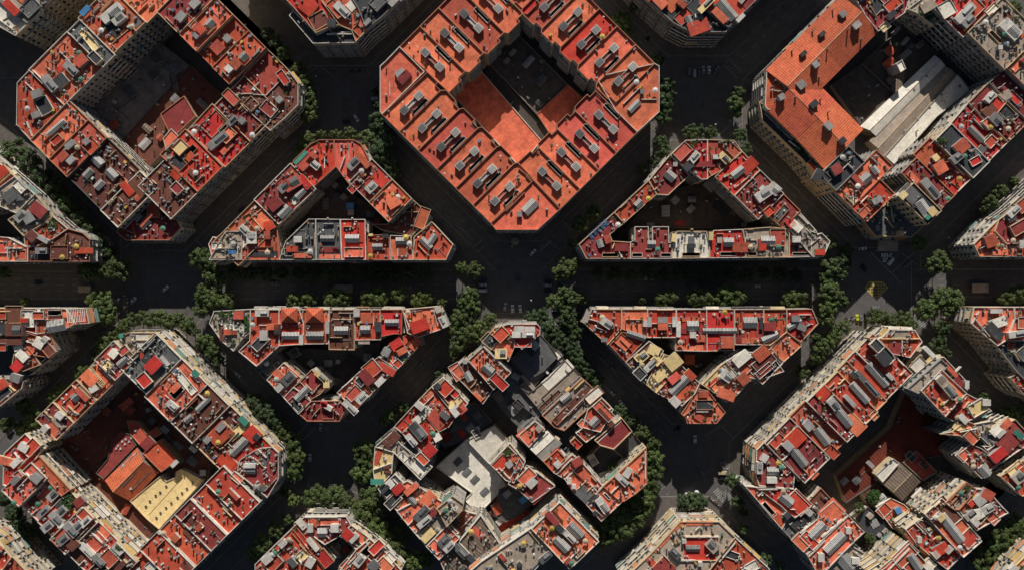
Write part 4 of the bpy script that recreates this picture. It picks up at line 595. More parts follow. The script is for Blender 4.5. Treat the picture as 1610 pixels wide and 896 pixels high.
P('33', [(856, 235), (938, 165), (1062, 292), (978, 345)], 'M', 'T905,200,5,7,45,K;B985,255,4,2,-45,K;P960,300,14,.4,45', 'dark maroon hall in its court', 6.5, kind='hall', par='g')
add([(1315, 748), (1400, 672), (1425, 612), (1490, 650), (1540, 700), (1415, 730), (1330, 790)], 'Z', '33:B725,140,1,1,0,W;B660,250,4,2,-45', 'dark tiled courtyard floor', 5, kind='hall', par='d', sheds=3)
# ---- cropped blocks along the bottom edge
blk('BML', 'the cropped lower left block')
P('13', [(265, 610), (305, 568), (560, 568), (592, 622), (520, 690), (430, 742), (330, 670)], 'M', 'T430,600,17,3.5,0,O;S415,668,4.5,5,90;B340,640,3,4,0,W;B490,640,4,4,0,W;P410,570,17,.5,0,W;T290,610,6,3,-50,W', 'top corner', 21, par='w')
P('13', [(230, 640), (265, 612), (330, 672), (480, 848), (425, 890)], 'R', 'T300,720,16,4,-50,R;A370,720,6,4;B355,740,8,2,-50,W;T430,820,9,6,-50,R', 'long red roof', 21.2, par='t')
P('13', [(0, 862), (228, 642), (424, 892), (380, 960), (0, 960)], 'O', 'A150,740,9,7;B170,735,4,3,45,W;A240,780,6,8;B230,850,5,3,-50,G;T120,850,9,6,45,O;B75,830,5,4,40,W;B340,850,4,5,-30,W;T310,790,5,10,-50,Y;P140,780,18,.5,45,W', 'cluttered left roof', 20.8, par='w')
P('13', [(592, 624), (705, 702), (620, 772), (525, 692)], 'T', 'R570,680,5,5,-45,R;B605,700,5,3,45,W;T650,690,8,5,-45,O', 'small right roof', 20.5, par='w')
P('13', [(500, 930), (622, 774), (708, 704), (790, 772), (640, 960)], 'O', 'B640,840,6,4,50,W;W690,780,5,4,45;T560,860,8,5,45,O;A640,810,4,4;P640,790,16,.5,45,W;T750,750,9,5,45,R', 'orange right roof', 20.9, par='w')
P('13', [(640, 962), (792, 774), (900, 900), (840, 970)], 'O', 'T820,830,7,9,-45,W;B730,870,5,5,-45,G;T800,860,6,8,45,O', 'lower right roof', 21, par='w', fac='cream', awn=1)
P('13', [(430, 744), (522, 694), (618, 774), (500, 925), (440, 890), (480, 848)], 'J', 'P470,800,9,.5,30,W', 'dark court', 5, kind='hall', par='d', sheds=4)
blk('BMR', 'the cropped lower right block')
P('23', [(690, 960), (870, 790), (1048, 596), (1285, 596), (1385, 692), (1220, 905), (1160, 970)], 'L', 'T1170,760,17,13,0,R;T950,880,9,9,45,M;B1250,750,5,6,45,L;S1130,765,3,7,90,G;B1020,795,3,6,45,G;P1180,690,18,.6,0,W;P1090,835,9,.6,0,W;T980,690,22,2,48,O;T1170,608,14,2.5,0,O;A1000,670,9,2;A1120,610,6,2;A1240,605,5,2;A905,750,6,2;A1330,660,3,5;B1175,860,2,2,0,W;B1075,720,2,2,0,W', 'brown top corner with red roof deck', 22, par='c', fac='cream', awn=1)
P('23', [(1388, 694), (1600, 890), (1560, 970), (1180, 970), (1225, 905)], 'O', 'A1430,860,9,4;P1490,780,20,.5,-42,W;T1360,800,4,9,70,K;T1480,880,9,5,30,W;P1340,780,14,.5,50', 'orange right roof', 21, par='w')
blk('BLC', 'the cropped bottom left corner block')
P('03', [(-120, 640), (0, 712), (75, 815), (20, 890), (-120, 890)], 'O', 'A20,800,6,4;T-20,760,6,6,-45,T', 'upper roof', 22, par='c', fac='cream', awn=1)
P('03', [(20, 892), (78, 818), (210, 960), (0, 960)], 'T', '', 'lower roof', 21, par='c', fac='cream', awn=1)
blk('BRC', 'the cropped bottom right corner block')
P('33', [(1470, 960), (1520, 880), (1660, 740), (1760, 860), (1660, 960)], 'O', 'A1570,880,6,4;P1570,840,20,.5,45,Y;T1600,900,9,6,45,T;B1540,890,4,3,45,W', 'only roof in view', 21, par='c', fac='cream', awn=1)
# ----------------------------------------------------------- feature meshes
def m_stair(L, Wd, top, h):                     # stair house: walls
    def f():
        b = MB(); b.box(0, 0, 0, L, Wd, h, m=0); return b.mesh('stair_house', [M_boxw if top == 'W' else M_box])
    return cached(('stair', L, Wd, top, h), f)
def m_slab(L, Wd, mt, t=.18, ov=.25):
    def f():
        b = MB(); b.box(0, 0, 0, L + ov, Wd + ov, t); return b.mesh('roof_slab', [mt])
    return cached(('slab', L, Wd, mt.name, t, ov), f)
def m_door():
    def f():
        b = MB(); b.box(0, 0, 0, .06, .9, 2.0, m=0); b.box(.04, .3, .95, .05, .06, .12, m=1); return b.mesh('door', [M_shut, M_dark])
    return cached('door', f)
def m_chim(k):
    def f():
        b = MB(); h = (1.7, 2.3, 1.3, 2.8)[k % 4]; w = (.7, .6, 1.0, .55)[k % 4]
        b.box(0, 0, 0, w, w * .8, h); b.box(0, 0, h, w + .2, w * .8 + .2, .15, m=1)
        for s in (-.15, .15): b.tube((s, 0, h + .15), (s, 0, h + .55), .1, .1, 6, 2)
        return b.mesh('chimney', [(M_boxw, FAC['brick'], M_box, PAR['t'])[k % 4], M_box, M_pot])
    return cached(('chim', k), f)
def m_ac(k):
    def f():
        b = MB(); s = (.9, 1.2, 1.6)[k % 3]
        b.box(0, 0, .15, s, .6, .9); b.box(0, 0, .0, s * .8, .5, .15, m=1)
        b.tube((0, -.3, .6), (0, -.34, .6), .3, .3, 8, 1); b.tube((0, 0, 1.05), (0, 0, 1.1), .26, .26, 8, 1)
        return b.mesh('air_conditioner', [M_junk[0] if k < 2 else M_metal, M_dark])
    return cached(('ac', k), f)
def m_ant():
    def f():
        b = MB(); b.tube((0, 0, 0), (0, 0, 4), .05, .03, 5)
        for z, l in ((3.9, .5), (3.6, .7), (3.3, .9), (2.9, 1.1)): b.box(0, 0, z, .05, l * 1.3, .05)
        b.box(.5, 0, 3.6, 1.0, .05, .05)
        return b.mesh('antenna', [M_metal])
    return cached('ant', f)
def m_dish():
    def f():
        b = MB(); b.tube((0, 0, 0), (0, 0, .9), .04, .04, 5, 1)
        n = 10; prev = None
        for r, z in ((.1, 1.0), (.3, 1.06), (.5, 1.2)):
            ring = [(r * math.cos(2 * math.pi * k / n), r * .9 * math.sin(2 * math.pi * k / n) , z + .35 * r * math.sin(2 * math.pi * k / n)) for k in range(n)]
            if prev:
                for k in range(n): b.face([prev[k], prev[(k + 1) % n], ring[(k + 1) % n], ring[k]])
            else: b.face(ring)
            prev = ring
        b.tube((0, 0, 1.0), (0, .15, 1.5), .02, .02, 4, 1)
        return b.mesh('satellite_dish', [M_junk[0], M_dark])
    return cached('dish', f)
def m_tank():
    def f():
        b = MB(); b.box(0, 0, 0, 1.0, 1.0, .4, m=1); b.tube((0, 0, .4), (0, 0, 1.7), .6, .6, 10); b.tube((0, 0, 1.7), (0, 0, 1.85), .6, .2, 10); return b.mesh('water_tank', [M_box, M_boxw])
    return cached('tank', f)
def m_plant(k):
    def f():
        rr = random.Random(k); b = MB(); b.tube((0, 0, 0), (0, 0, .45), .22, .3, 7, 1)
        for _ in range(26):
            a, r, z = rr.uniform(0, 6.28), rr.uniform(.1, .75), rr.uniform(.45, 1.5)
            p = Vector((math.cos(a) * r, math.sin(a) * r, z)); d = Vector((rr.uniform(-1, 1), rr.uniform(-1, 1), rr.uniform(-.3, .6))).normalized() * .3; e = d.cross(Vector((0, 0, 1))).normalized() * .16
            b.face([p - d, p + e, p + d, p - e])
        return b.mesh('potted_plant', [M_leafpot, M_pot])
    return cached(('plant', k), f)
def m_table(k):
    def f():
        b = MB(); b.box(0, 0, .7, 1.4, .8, .05); 
        for x in (-.6, .6):
            for y in (-.3, .3): b.box(x, y, 0, .06, .06, .7)
        b.box(0, .75, .4, .9, .4, .08, m=1); b.box(0, .93, .4, .9, .06, .5, m=1); b.box(0, -.75, .4, .9, .4, .08, m=1)
        return b.mesh('terrace_table', [M_junk[k], M_junk[7]])
    return cached(('table', k), f)
def m_line():
    def f():
        b = MB(); rr = random.Random(5)
        for x in (-2, 2): b.tube((x, 0, 0), (x, 0, 1.9), .04, .04, 5)
        b.box(0, 0, 1.85, 4, .02, .02)
        x = -1.8
        while x < 1.6:
            w = rr.uniform(.4, 1.0); b.box(x + w / 2, 0, 1.85 - rr.uniform(.6, 1.2), w, .03, .9, m=rr.choice((1, 1, 2, 3))); x += w + .1
        return b.mesh('clothes_line', [M_dark, M_junk[0], M_junk[1], M_junk[5]])
    return cached('line', f)
def m_crate(k):
    def f():
        b = MB(); s = (.8, 1.1, 1.5)[k % 3]; b.box(0, 0, 0, s, s * .7, s * .8); b.box(0, 0, s * .8, s + .1, s * .7 + .1, .07, m=1)
        return b.mesh('storage_chest', [M_junk[k % 8], M_junk[(k + 6) % 8]])
    return cached(('crate', k), f)
def m_pipe():
    def f():
        b = MB(); b.tube((-2.2, 0, .25), (2.2, 0, .25), .13, .13, 6); b.tube((2.2, 0, 0), (2.2, 0, .9), .16, .16, 6); b.tube((-2.2, 0, 0), (-2.2, 0, .5), .16, .16, 6)
        return b.mesh('ventilation_duct', [M_metal])
    return cached('pipe', f)
def m_parasol(k):
    def f():
        b = MB(); b.tube((0, 0, 0), (0, 0, 2.4), .04, .04, 5, 1); n = 8
        for i in range(n):
            a0, a1 = 2 * math.pi * i / n, 2 * math.pi * (i + 1) / n
            b.face([(1.5 * math.cos(a0), 1.5 * math.sin(a0), 2.1), (1.5 * math.cos(a1), 1.5 * math.sin(a1), 2.1), (0, 0, 2.6)])
        return b.mesh('parasol', [M_junk[k], M_dark])
    return cached(('parasol', k), f)

def roof_poly(mb, outer, holes, z, m=0):
    polys = [[Vector((x, y, 0)) for x, y in outer]] + [[Vector((x, y, 0)) for x, y in hl] for hl in holes]
    flat = [p for q in polys for p in q]
    base = len(mb.v); mb.v += [(p.x, p.y, z) for p in flat]
    for t in tessellate_polygon(polys):
        a, b, c = (flat[i] for i in t)
        t = list(t) if (b - a).cross(c - a).z > 0 else [t[0], t[2], t[1]]
        mb.f.append([base + i for i in t]); mb.m.append(m)

def m_window(kind):
    def f():
        b = MB(); w, h = 1.5, 2.2
        b.box(0, .02, 0, w, .1, h, m=1)                        # pane / blind
        for x in (-w / 2 - .06, w / 2 + .06): b.box(x, 0, -.06, .12, .2, h + .18, m=0)
        b.box(0, 0, h, w, .2, .12, m=0); b.box(0, -.05, -.16, w + .4, .34, .1, m=0)
        if kind == 1: b.box(0, -.05, h * .5, w, .06, h * .5, m=2)
        if kind == 2: b.box(0, -.05, 0.02, w, .06, h - .03, m=2)
        return b.mesh('window', [M_frame, M_glass, M_shut])
    return cached(('win', kind), f)
def m_balcony(L, rail):
    def f():
        b = MB(); b.box(0, -.5, 0, L, 1.0, .16, m=0)
        b.box(0, -.97, .95, L, .06, .06, m=1)
        if rail == 'solid':
            b.box(0, -.97, .16, L, .08, .8, m=2)
        else:
            n = max(2, int(L / .45))
            for i in range(n + 1): b.box(-L / 2 + .03 + (L - .06) * i / n, -.97, .16, .035, .035, .8, m=1)
        for x in (-L / 2 + .03, L / 2 - .03): b.box(x, -.5, .16, .05, .95, .84, m=1 if rail != 'solid' else 2)
        return b.mesh('balcony', [M_frame, M_dark, M_boxw])
    return cached(('balc', L, rail), f)
def m_awning(L, k):
    def f():
        b = MB(); b.face([(-L / 2, 0, 0), (-L / 2, -1.25, -.75), (L / 2, -1.25, -.75), (L / 2, 0, 0)]); b.face([(-L / 2, -1.25, -.75), (-L / 2, -1.25, -.98), (L / 2, -1.25, -.98), (L / 2, -1.25, -.75)])
        b.tube((-L / 2, -.02, .03), (L / 2, -.02, .03), .07, .07, 6)
        return b.mesh('awning', [M_awn[k]])
    return cached(('awn', L, k), f)

FACKEYS = ['cream', 'pale', 'ochre', 'cream', 'grey', 'brick']
def build(b, idx):
    poly = clean(b['poly'])
    if area(poly) < 0: poly = [poly[0]] + poly[:0:-1]; poly = poly[-1:] + poly[:-1]      # keep the street edge first
    b['w'] = poly
    h, hall = b['h'], b.get('kind') == 'hall'
    rg = random.Random(idx * 7 + 3)
    cx = sum(p[0] for p in poly) / len(poly); cy = sum(p[1] for p in poly) / len(poly)
    ang = math.atan2(poly[1][1] - poly[0][1], poly[1][0] - poly[0][0])
    ca, sa = math.cos(-ang), math.sin(-ang)
    loc = lambda p: ((p[0] - cx) * ca - (p[1] - cy) * sa, (p[0] - cx) * sa + (p[1] - cy) * ca)
    lp = [loc(p) for p in poly]
    if b['key'] != 'TC':
        if b['col'] == 'O' and rg.random() < .42: b['col'] = 'Q'
        b['feats'] = [(*f[:5], 'Q') if f[5] == 'O' and rg.random() < .4 else f for f in b['feats']]
    fz = .75 if b['key'] == 'TC' else .9
    kind = b.get('kind') or 'building'
    root = link({'hall': 'courtyard_hall', 'church': 'church'}.get(kind, 'apartment_building'), None, None, (cx, cy, 0), ang)
    b['root'] = root
    gab = b.get('roof') == 'gable'
    fac = FAC[b.get('fac') or rg.choice(FACKEYS)]
    par = PAR[b.get('par') or rg.choice('wctctg')]
    deckm = ROOF[b['col']]
    A = area(poly)
    # ---- light wells become real holes in the deck
    holes = []; occ = []
    ph = .5 if hall else (1.1 if b['key'] == 'TC' else rg.uniform(.65, .9))
    pt_ = .28
    inner = offset(lp, pt_)
    for t, p, L, Wd, a, c in b['feats']:
        if t != 'W' or gab: continue
        k = (CAMH - h) / F
        q = loc(((p[0] - 805) * k, -(p[1] - 448) * k)); r = R(a or 0) - ang; L = L or 5; Wd = Wd or 1.5
        rect = [(q[0] + x * math.cos(r) - y * math.sin(r), q[1] + x * math.sin(r) + y * math.cos(r)) for x, y in ((-L / 2, -Wd / 2), (L / 2, -Wd / 2), (L / 2, Wd / 2), (-L / 2, Wd / 2))]
        if all(inside(v, inner) and edge_dist(v, inner) > .25 for v in rect) and not any(inside(v, hh) for v in rect for hh, _, _ in holes) and not any(inside(v, rect) for hh, _, _ in holes for v in hh):
            holes.append((rect, (q, r, L, Wd), c)); occ.append((q[0], q[1], max(L, Wd) / 2 + .4))
        else: occ.append((q[0], q[1], Wd / 2))
    # ---- walls
    wb = MB(); n = len(lp)
    for i in range(n):
        p, q = lp[i], lp[(i + 1) % n]
        wb.face([(p[0], p[1], 0), (q[0], q[1], 0), (q[0], q[1], h), (p[0], p[1], h)])
    rb = MB()
    if gab and n == 4:
        rise = b.get('rise', 3.2)
        m0 = ((lp[1][0] + lp[2][0]) / 2, (lp[1][1] + lp[2][1]) / 2, h + rise); m1 = ((lp[3][0] + lp[0][0]) / 2, (lp[3][1] + lp[0][1]) / 2, h + rise)
        wb.face([(*lp[1], h), (*lp[2], h), m0]); wb.face([(*lp[3], h), (*lp[0], h), m1])
        e = offset(lp, -.35); dz = .35 * rise / max(2, math.hypot(lp[1][0] - lp[2][0], lp[1][1] - lp[2][1]) / 2)
        up = .06
        f0, f1 = (m0[0], m0[1], m0[2] + up), (m1[0], m1[1], m1[2] + up)
        a0, a1, a2, a3 = [(q[0], q[1], h - dz + up) for q in e]
        rb.face([a0, a1, f0, f1]); rb.face([a2, a3, f1, f0])
        rb.face([a1, a0, (a0[0], a0[1], a0[2] - .2), (a1[0], a1[1], a1[2] - .2)]); rb.face([a3, a2, (a2[0], a2[1], a2[2] - .2), (a3[0], a3[1], a3[2] - .2)])
        roof = link('roof', rb.mesh('roof', [deckm]), root)
        cb = MB(); cb.tube((m1[0], m1[1], m1[2] + up), (m0[0], m0[1], m0[2] + up), .16, .16, 6); link('ridge_cap', cb.mesh('ridge_cap', [PAR['c']]), roof)
        zroof = lambda q: h + rise * (1 - min(1, abs(q[1] - (m0[1] + m1[1]) / 2) / (abs(lp[1][1] - lp[2][1]) / 2 + .01)))
    else:
        roof_poly(rb, inner, [hh[0] for hh in holes], h)
        roof = link('roof', rb.mesh('roof', [deckm]), root)
        pb = MB(); oc = offset(lp, -.06)
        for i in range(n):
            j = (i + 1) % n
            pb.face([(*oc[i], h), (*oc[j], h), (*oc[j], h + ph), (*oc[i], h + ph)]); pb.face([(*inner[j], h), (*inner[i], h), (*inner[i], h + ph), (*inner[j], h + ph)])
            pb.face([(*oc[i], h + ph), (*oc[j], h + ph), (*inner[j], h + ph), (*inner[i], h + ph)]); pb.face([(*oc[j], h), (*oc[i], h), (*lp[i], h), (*lp[j], h)])
        link('parapet', pb.mesh('parapet', [par]), root)
        zroof = lambda q: h
    link('wall', wb.mesh('wall', [fac]), root)
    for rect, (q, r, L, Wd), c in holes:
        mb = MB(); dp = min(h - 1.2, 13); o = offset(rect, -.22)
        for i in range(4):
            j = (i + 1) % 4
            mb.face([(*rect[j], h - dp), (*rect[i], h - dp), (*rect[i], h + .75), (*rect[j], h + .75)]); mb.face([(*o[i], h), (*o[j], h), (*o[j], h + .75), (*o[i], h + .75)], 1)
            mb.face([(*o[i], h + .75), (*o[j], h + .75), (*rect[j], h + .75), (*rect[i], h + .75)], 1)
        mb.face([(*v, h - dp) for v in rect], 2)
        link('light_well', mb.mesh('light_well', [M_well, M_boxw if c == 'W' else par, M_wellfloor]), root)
    # ---- features on the roof
    def put(name, me, q, z, r, par_=root, sc=None): return link(name, me, par_, (q[0], q[1], z), r, sc or (1, 1, fz))
    for fi, (t, p, L, Wd, a, c) in enumerate(b['feats']):
        zt = h + {'S': 1.6, 'B': 2.5, 'R': 2.6, 'D': 2, 'T': .6}.get(t, .8)
        if gab: zt = h + 2
        k = (CAMH - zt) / F
        q = loc(((p[0] - 805) * k, -(p[1] - 448) * k)); r = R(a or 0) - ang
        if not inside(q, lp): 
            if not inside(q, offset(lp, -1.5)): continue
        jt = round(rg.uniform(0, .25), 2)
        z = zroof(q) - (.5 if gab else 0)
        if t in 'SBRDTUKVYE':
            big = max(L or 3, Wd or 3)
            # shrink what would hang over the edge
            ed = max(.6, edge_dist(q, lp))
        if t == 'S':
            L, Wd = L or 5, Wd or 3.5
            lim = min(1, (ed + 1.2) / (min(L, Wd) / 2 + .01)); L *= lim; Wd *= lim
            L, Wd = round(L, 1), round(Wd, 1); sw = Wd > L; 
            if sw: L, Wd = Wd, L; r += math.pi / 2
            lo = gab or hall; ch = .3 if lo else 1.15
            cur = cached(('curb', L, Wd, c, lo), lambda: (lambda m: (m.box(0, 0, 0, L, Wd, ch), m.mesh('skylight', [M_boxw if c == 'W' else M_box]))[1])(MB()))
            s = put('skylight', cur, q, z, r)
            def gm():
                m = MB(); g = {'W': M_rib, 'K': M_ribd, 'G': M_ribd, 'B': M_ribd}.get(c, M_rib)
                m.gable(L + .3, Wd + .3, 0, .15 if lo else min(1.3, Wd * .27), 0, 0); return m.mesh('glass_roof', [g])
            link('glass_roof', cached(('gl', L, Wd, c, lo), gm), s, (0, 0, ch + .003))
            occ.append((q[0], q[1], max(L, Wd) * .55)); occ.append((q[0] + math.cos(r) * L * .3, q[1] + math.sin(r) * L * .3, Wd * .7))
        elif t in 'BR':
            L, Wd = L or 4, Wd or 3
            sw = Wd > L
            lim = min(1, (ed + 1.5) / (min(L, Wd) / 2 + .01)); L *= lim; Wd *= lim
            L, Wd = round(L, 1), round(Wd, 1)
            if sw: L, Wd = Wd, L; r += math.pi / 2
            hh = 2.5 if min(L, Wd) > 1.6 else (1.6 if max(L, Wd) > 1.2 else .45)
            if gab: hh += .2
            s = put('stair_house' if min(L, Wd) > 1.6 else 'roof_hatch', m_stair(L, Wd, c or '', hh), q, z, r)
            tm = ROOF[c] if c in ROOF and not (t == 'B' and c == 'W') else (ROOF['T'] if t == 'R' else (M_boxw if c == 'W' else M_box))
            link('roof_slab', m_slab(L, Wd, tm), s, (0, 0, hh + .002))
            if t == 'B' and L > 5 and Wd > 2 and c != 'K':
                def gm2():
                    m = MB(); m.gable(L * .5, Wd * .8, 0, .8, 0, 0); return m.mesh('glass_roof', [M_rib if c == 'W' else M_ribd])
                link('glass_roof', cached(('gl2', L, Wd, c), gm2), s, (L * .15, 0, hh + .185))
            if hh > 2: link('door', m_door(), s, (L / 2 + .02, 0, 0.02))
            occ.append((q[0], q[1], max(L, Wd) * .5))
        elif t == 'D':
            for sgn, mt in ((1, M_boxw), (-1, M_box)):
                qq = (q[0] + math.cos(r) * sgn * L * .38, q[1] + math.sin(r) * sgn * L * .38)
                s = put('stair_house', m_stair(3.9, 3.5, 'W' if sgn == 1 else '', 2.9), qq, z, r)
                def gm3(mt=mt):
                    m = MB(); m.box(0, 0, 0, 4.3, 3.9, .15); m.box(0, 0, .15, 3.2, 2.8, .12, m=1); return m.mesh('roof_slab', [mt, M_rib if mt is M_boxw else M_ribd])
                link('roof_slab', cached(('dslab', mt.name), gm3), s, (0, 0, 2.902)); link('door', m_door(), s, (-sgn * 1.97, 0, .02), math.pi if sgn == 1 else 0)
            def chn():
                m = MB(); l = L * .76 - 3.7
                for y in (-.95, .95): m.box(0, y, 0, l, .25, 1.9, m=0)
                m.box(0, 0, 0, l, 1.6, 1.2, m=1); 
                return m
            v = rg.randrange(3)
            put('skylight_channel', cached(('chan', L, v), lambda: chn().mesh('skylight_channel', [M_boxw, (ROOF['B'], M_rib, ROOF['T'])[v]])), q, z, r)
            occ += [(q[0] + math.cos(r) * x * L, q[1] + math.sin(r) * x * L, 2.6) for x in (-.38, -.12, .12, .38)]
        elif t == 'T':
            lim = min(1, (ed + 1.4) / (min(L, Wd) / 2 + .01)); L *= lim; Wd *= lim
            mt = ROOF.get(c or 'T', ROOF['T']); hh = rg.choice((.25, .4, 1.0, 1.6)); hh = round(hh + fi * .013, 3)
            if hall or max(L, Wd) > 12: hh = .2 + fi * .013
            m = MB(); m.box(0, 0, 0, L, Wd, hh, m=1, top=0)
            if min(L, Wd) > 3 and rg.random() < .6:
                e = .2
                for x, y, sx, sy in ((0, Wd / 2 - e / 2, L - 2 * e, e), (0, -Wd / 2 + e / 2, L - 2 * e, e), (L / 2 - e / 2, 0, e, Wd), (-L / 2 + e / 2, 0, e, Wd)): m.box(x, y, hh, sx, sy, .5, m=2)
            put('roof_terrace', m.mesh('roof_terrace', [mt, fac, par]), q, z + .004, r, root, (1, 1, 1))
            occ.append((q[0], q[1], min(L, Wd) * .35))
        elif t == 'P':
            L, Wd, a = L or 8, Wd or .3, a or 0
            m = MB(); hh = 1.1 + rg.uniform(0, .5)
            if gab or hall: hh = .25
            ux, uy = math.cos(r), math.sin(r); hl = L / 2        # keep the wall on its roof
            while hl > .6 and not (inside((q[0] + ux * hl, q[1] + uy * hl), lp) and inside((q[0] - ux * hl, q[1] - uy * hl), lp)): hl -= .4
            m.box(0, 0, 0, 2 * hl, Wd, hh); mt = ROOF[c] if c in ROOF and c != 'W' else (PAR['w'] if c == 'W' else par)
            put('partition_wall', m.mesh('partition_wall', [mt]), q, z - (0.0 if not gab else -.5), r)
        elif t == 'A':
            L, Wd = L or 4, Wd or 4
            for _ in range(max(4, int(L * Wd / 3.2))):
                s = (q[0] + rg.uniform(-.5, .5) * L, q[1] + rg.uniform(-.5, .5) * Wd)
                if not inside(s, inner) or edge_dist(s, inner) < .6: continue
                junk(root, s, h, rg, ang)
            occ.append((q[0], q[1], min(L, Wd) * .4))
        elif t == 'G':
            L, Wd = L or 4, Wd or 4
            for _ in range(int(L * Wd / 1.3)):
                s = (q[0] + rg.uniform(-.5, .5) * L, q[1] + rg.uniform(-.5, .5) * Wd)
                if inside(s, inner): link('potted_plant', m_plant(rg.randrange(4)), root, (s[0], s[1], h), rg.uniform(0, 6), (1.2,) * 3 if not hall else (2.2,) * 3)
        elif t in 'HC':
            link('chimney', m_chim(rg.choice((0, 1, 3))), root, (q[0], q[1], zroof(q) - (.8 if gab else 0)), 0, (1, 1, 1.1))
        elif t == 'K':
            m = MB(); n_ = int(L / 2.2)
            for i in range(n_):
                x = -L / 2 + (i + .5) * L / n_; m.face([(x - .95, -Wd / 2, .3), (x + .95, -Wd / 2, .3), (x + .95, Wd / 2, 1.1), (x - .95, Wd / 2, 1.1)]); m.box(x, -Wd / 2 + .1, 0, .1, .1, .3, m=1); m.box(x, Wd / 2 - .1, 0, .1, .1, 1.08, m=1)
                put('solar_panel', m.mesh('solar_panel', [M_panel, M_metal]), q, z, r); m = MB()
        elif t in 'UE':
            m = MB(); mt = ROOF[c] if c in ROOF else ROOF['U']
            lim = min(1, (ed + 1) / (min(L, Wd) / 2 + .01)); L *= lim; Wd *= lim
            m.face([(-L / 2, -Wd / 2, 2.2), (L / 2, -Wd / 2, 2.2), (L / 2, Wd / 2, 2.5), (-L / 2, Wd / 2, 2.5)])
            for x in (-L / 2 + .1, L / 2 - .1):
                for y, zz in ((-Wd / 2 + .1, 2.2), (Wd / 2 - .1, 2.48)): m.box(x, y, 0, .08, .08, zz, m=1)
            put('canopy', m.mesh('canopy', [mt, M_metal]), q, z, r)
        elif t == 'V':
            m = MB(); n_ = max(4, int(L / .9))
            for i in range(n_ + 1): m.box(-L / 2 + i * L / n_, 0, 2.3, .3, Wd, .12)
            for x in (-L / 2, L / 2):
                for y in (-Wd / 2 + .1, Wd / 2 - .1): m.box(x, y, 0, .14, .14, 2.3)
            for y in (-Wd / 2 + .1, Wd / 2 - .1): m.box(0, y, 2.42, L + .3, .14, .14)
            put('pergola', m.mesh('pergola', [ROOF[c] if c in ROOF else PAR['c']]), q, z, r)
        elif t == 'Y':
            m = MB(); L, Wd = L or 6, Wd or 6; m.box(0, 0, 0, L, Wd, 2.2, m=1)
            e = [(-L / 2 - .3, -Wd / 2 - .3, 2.2), (L / 2 + .3, -Wd / 2 - .3, 2.2), (L / 2 + .3, Wd / 2 + .3, 2.2), (-L / 2 - .3, Wd / 2 + .3, 2.2)]
            s = put('roof_turret', m.mesh('roof_turret', [ROOF['C'], fac]), q, z, r)
            m = MB()
            for i in range(4): m.face([e[i], e[(i + 1) % 4], (0, 0, 2.2 + L * .33)])
            link('pyramid_roof', m.mesh('pyramid_roof', [ROOF['C'] if L > 4 else M_rib]), s)
            occ.append((q[0], q[1], L * .6))
        elif t == 'I':
            m = MB(); m.box(0, 0, 0, 2.6, 2.6, 6); m.box(0, 0, 6, 3, 3, .3)
            s = put('bell_tower', m.mesh('bell_tower', [FAC['cream']]), (q[0], q[1]), z - 3, r, root, (1, 1, 1))
            m = MB(); m.box(0, 0, 6.3, 2.2, 2.2, 4, taper=.2); link('spire', m.mesh('spire', [PAR['c']]), s)
    for kk in range(b.get('sheds', 0)):                 # low sheds and lean-to roofs standing in the court
        for _ in range(20):
            x = rg.uniform(min(v[0] for v in lp), max(v[0] for v in lp)); y = rg.uniform(min(v[1] for v in lp), max(v[1] for v in lp)); sx, sy = round(rg.uniform(3, 7)), round(rg.uniform(2.5, 4.5))
            if inside((x, y), inner) and edge_dist((x, y), inner) > sx * .6 and all(math.hypot(x - o[0], y - o[1]) > o[2] + sx * .6 for o in occ):
                r = rg.choice((0, 1)) * math.pi / 2 + (R(45) if b['key'] in ('ULT', 'URT', 'LLT', 'LRT') and rg.random() < .5 else 0); hh = round(rg.uniform(.6, 2.4), 1); m = MB(); m.box(0, 0, 0, sx, sy, hh, m=1)
                s = put('courtyard_shed', m.mesh('courtyard_shed', [fac, PAR['g']]), (x, y), h, r, root, (1, 1, 1)); m = MB(); m.gable(sx + .4, sy + .4, 0, .5); link('roof', m.mesh('roof', [rg.choice((M_box, M_rib, M_ribd, ROOF['T'], ROOF['D'], ROOF['G']))]), s, (0, 0, hh + .003)); occ.append((x, y, sx * .6)); break
    if hall and A > 250 and b.get('par') in ('d', 'g'):
        for _ in range(int(A / 60)):
            x = rg.uniform(min(v[0] for v in lp), max(v[0] for v in lp)); y = rg.uniform(min(v[1] for v in lp), max(v[1] for v in lp))
            if inside((x, y), inner) and edge_dist((x, y), inner) > .8 and all(math.hypot(x - o[0], y - o[1]) > o[2] + .6 for o in occ): junk(root, (x, y), h, rg, ang)
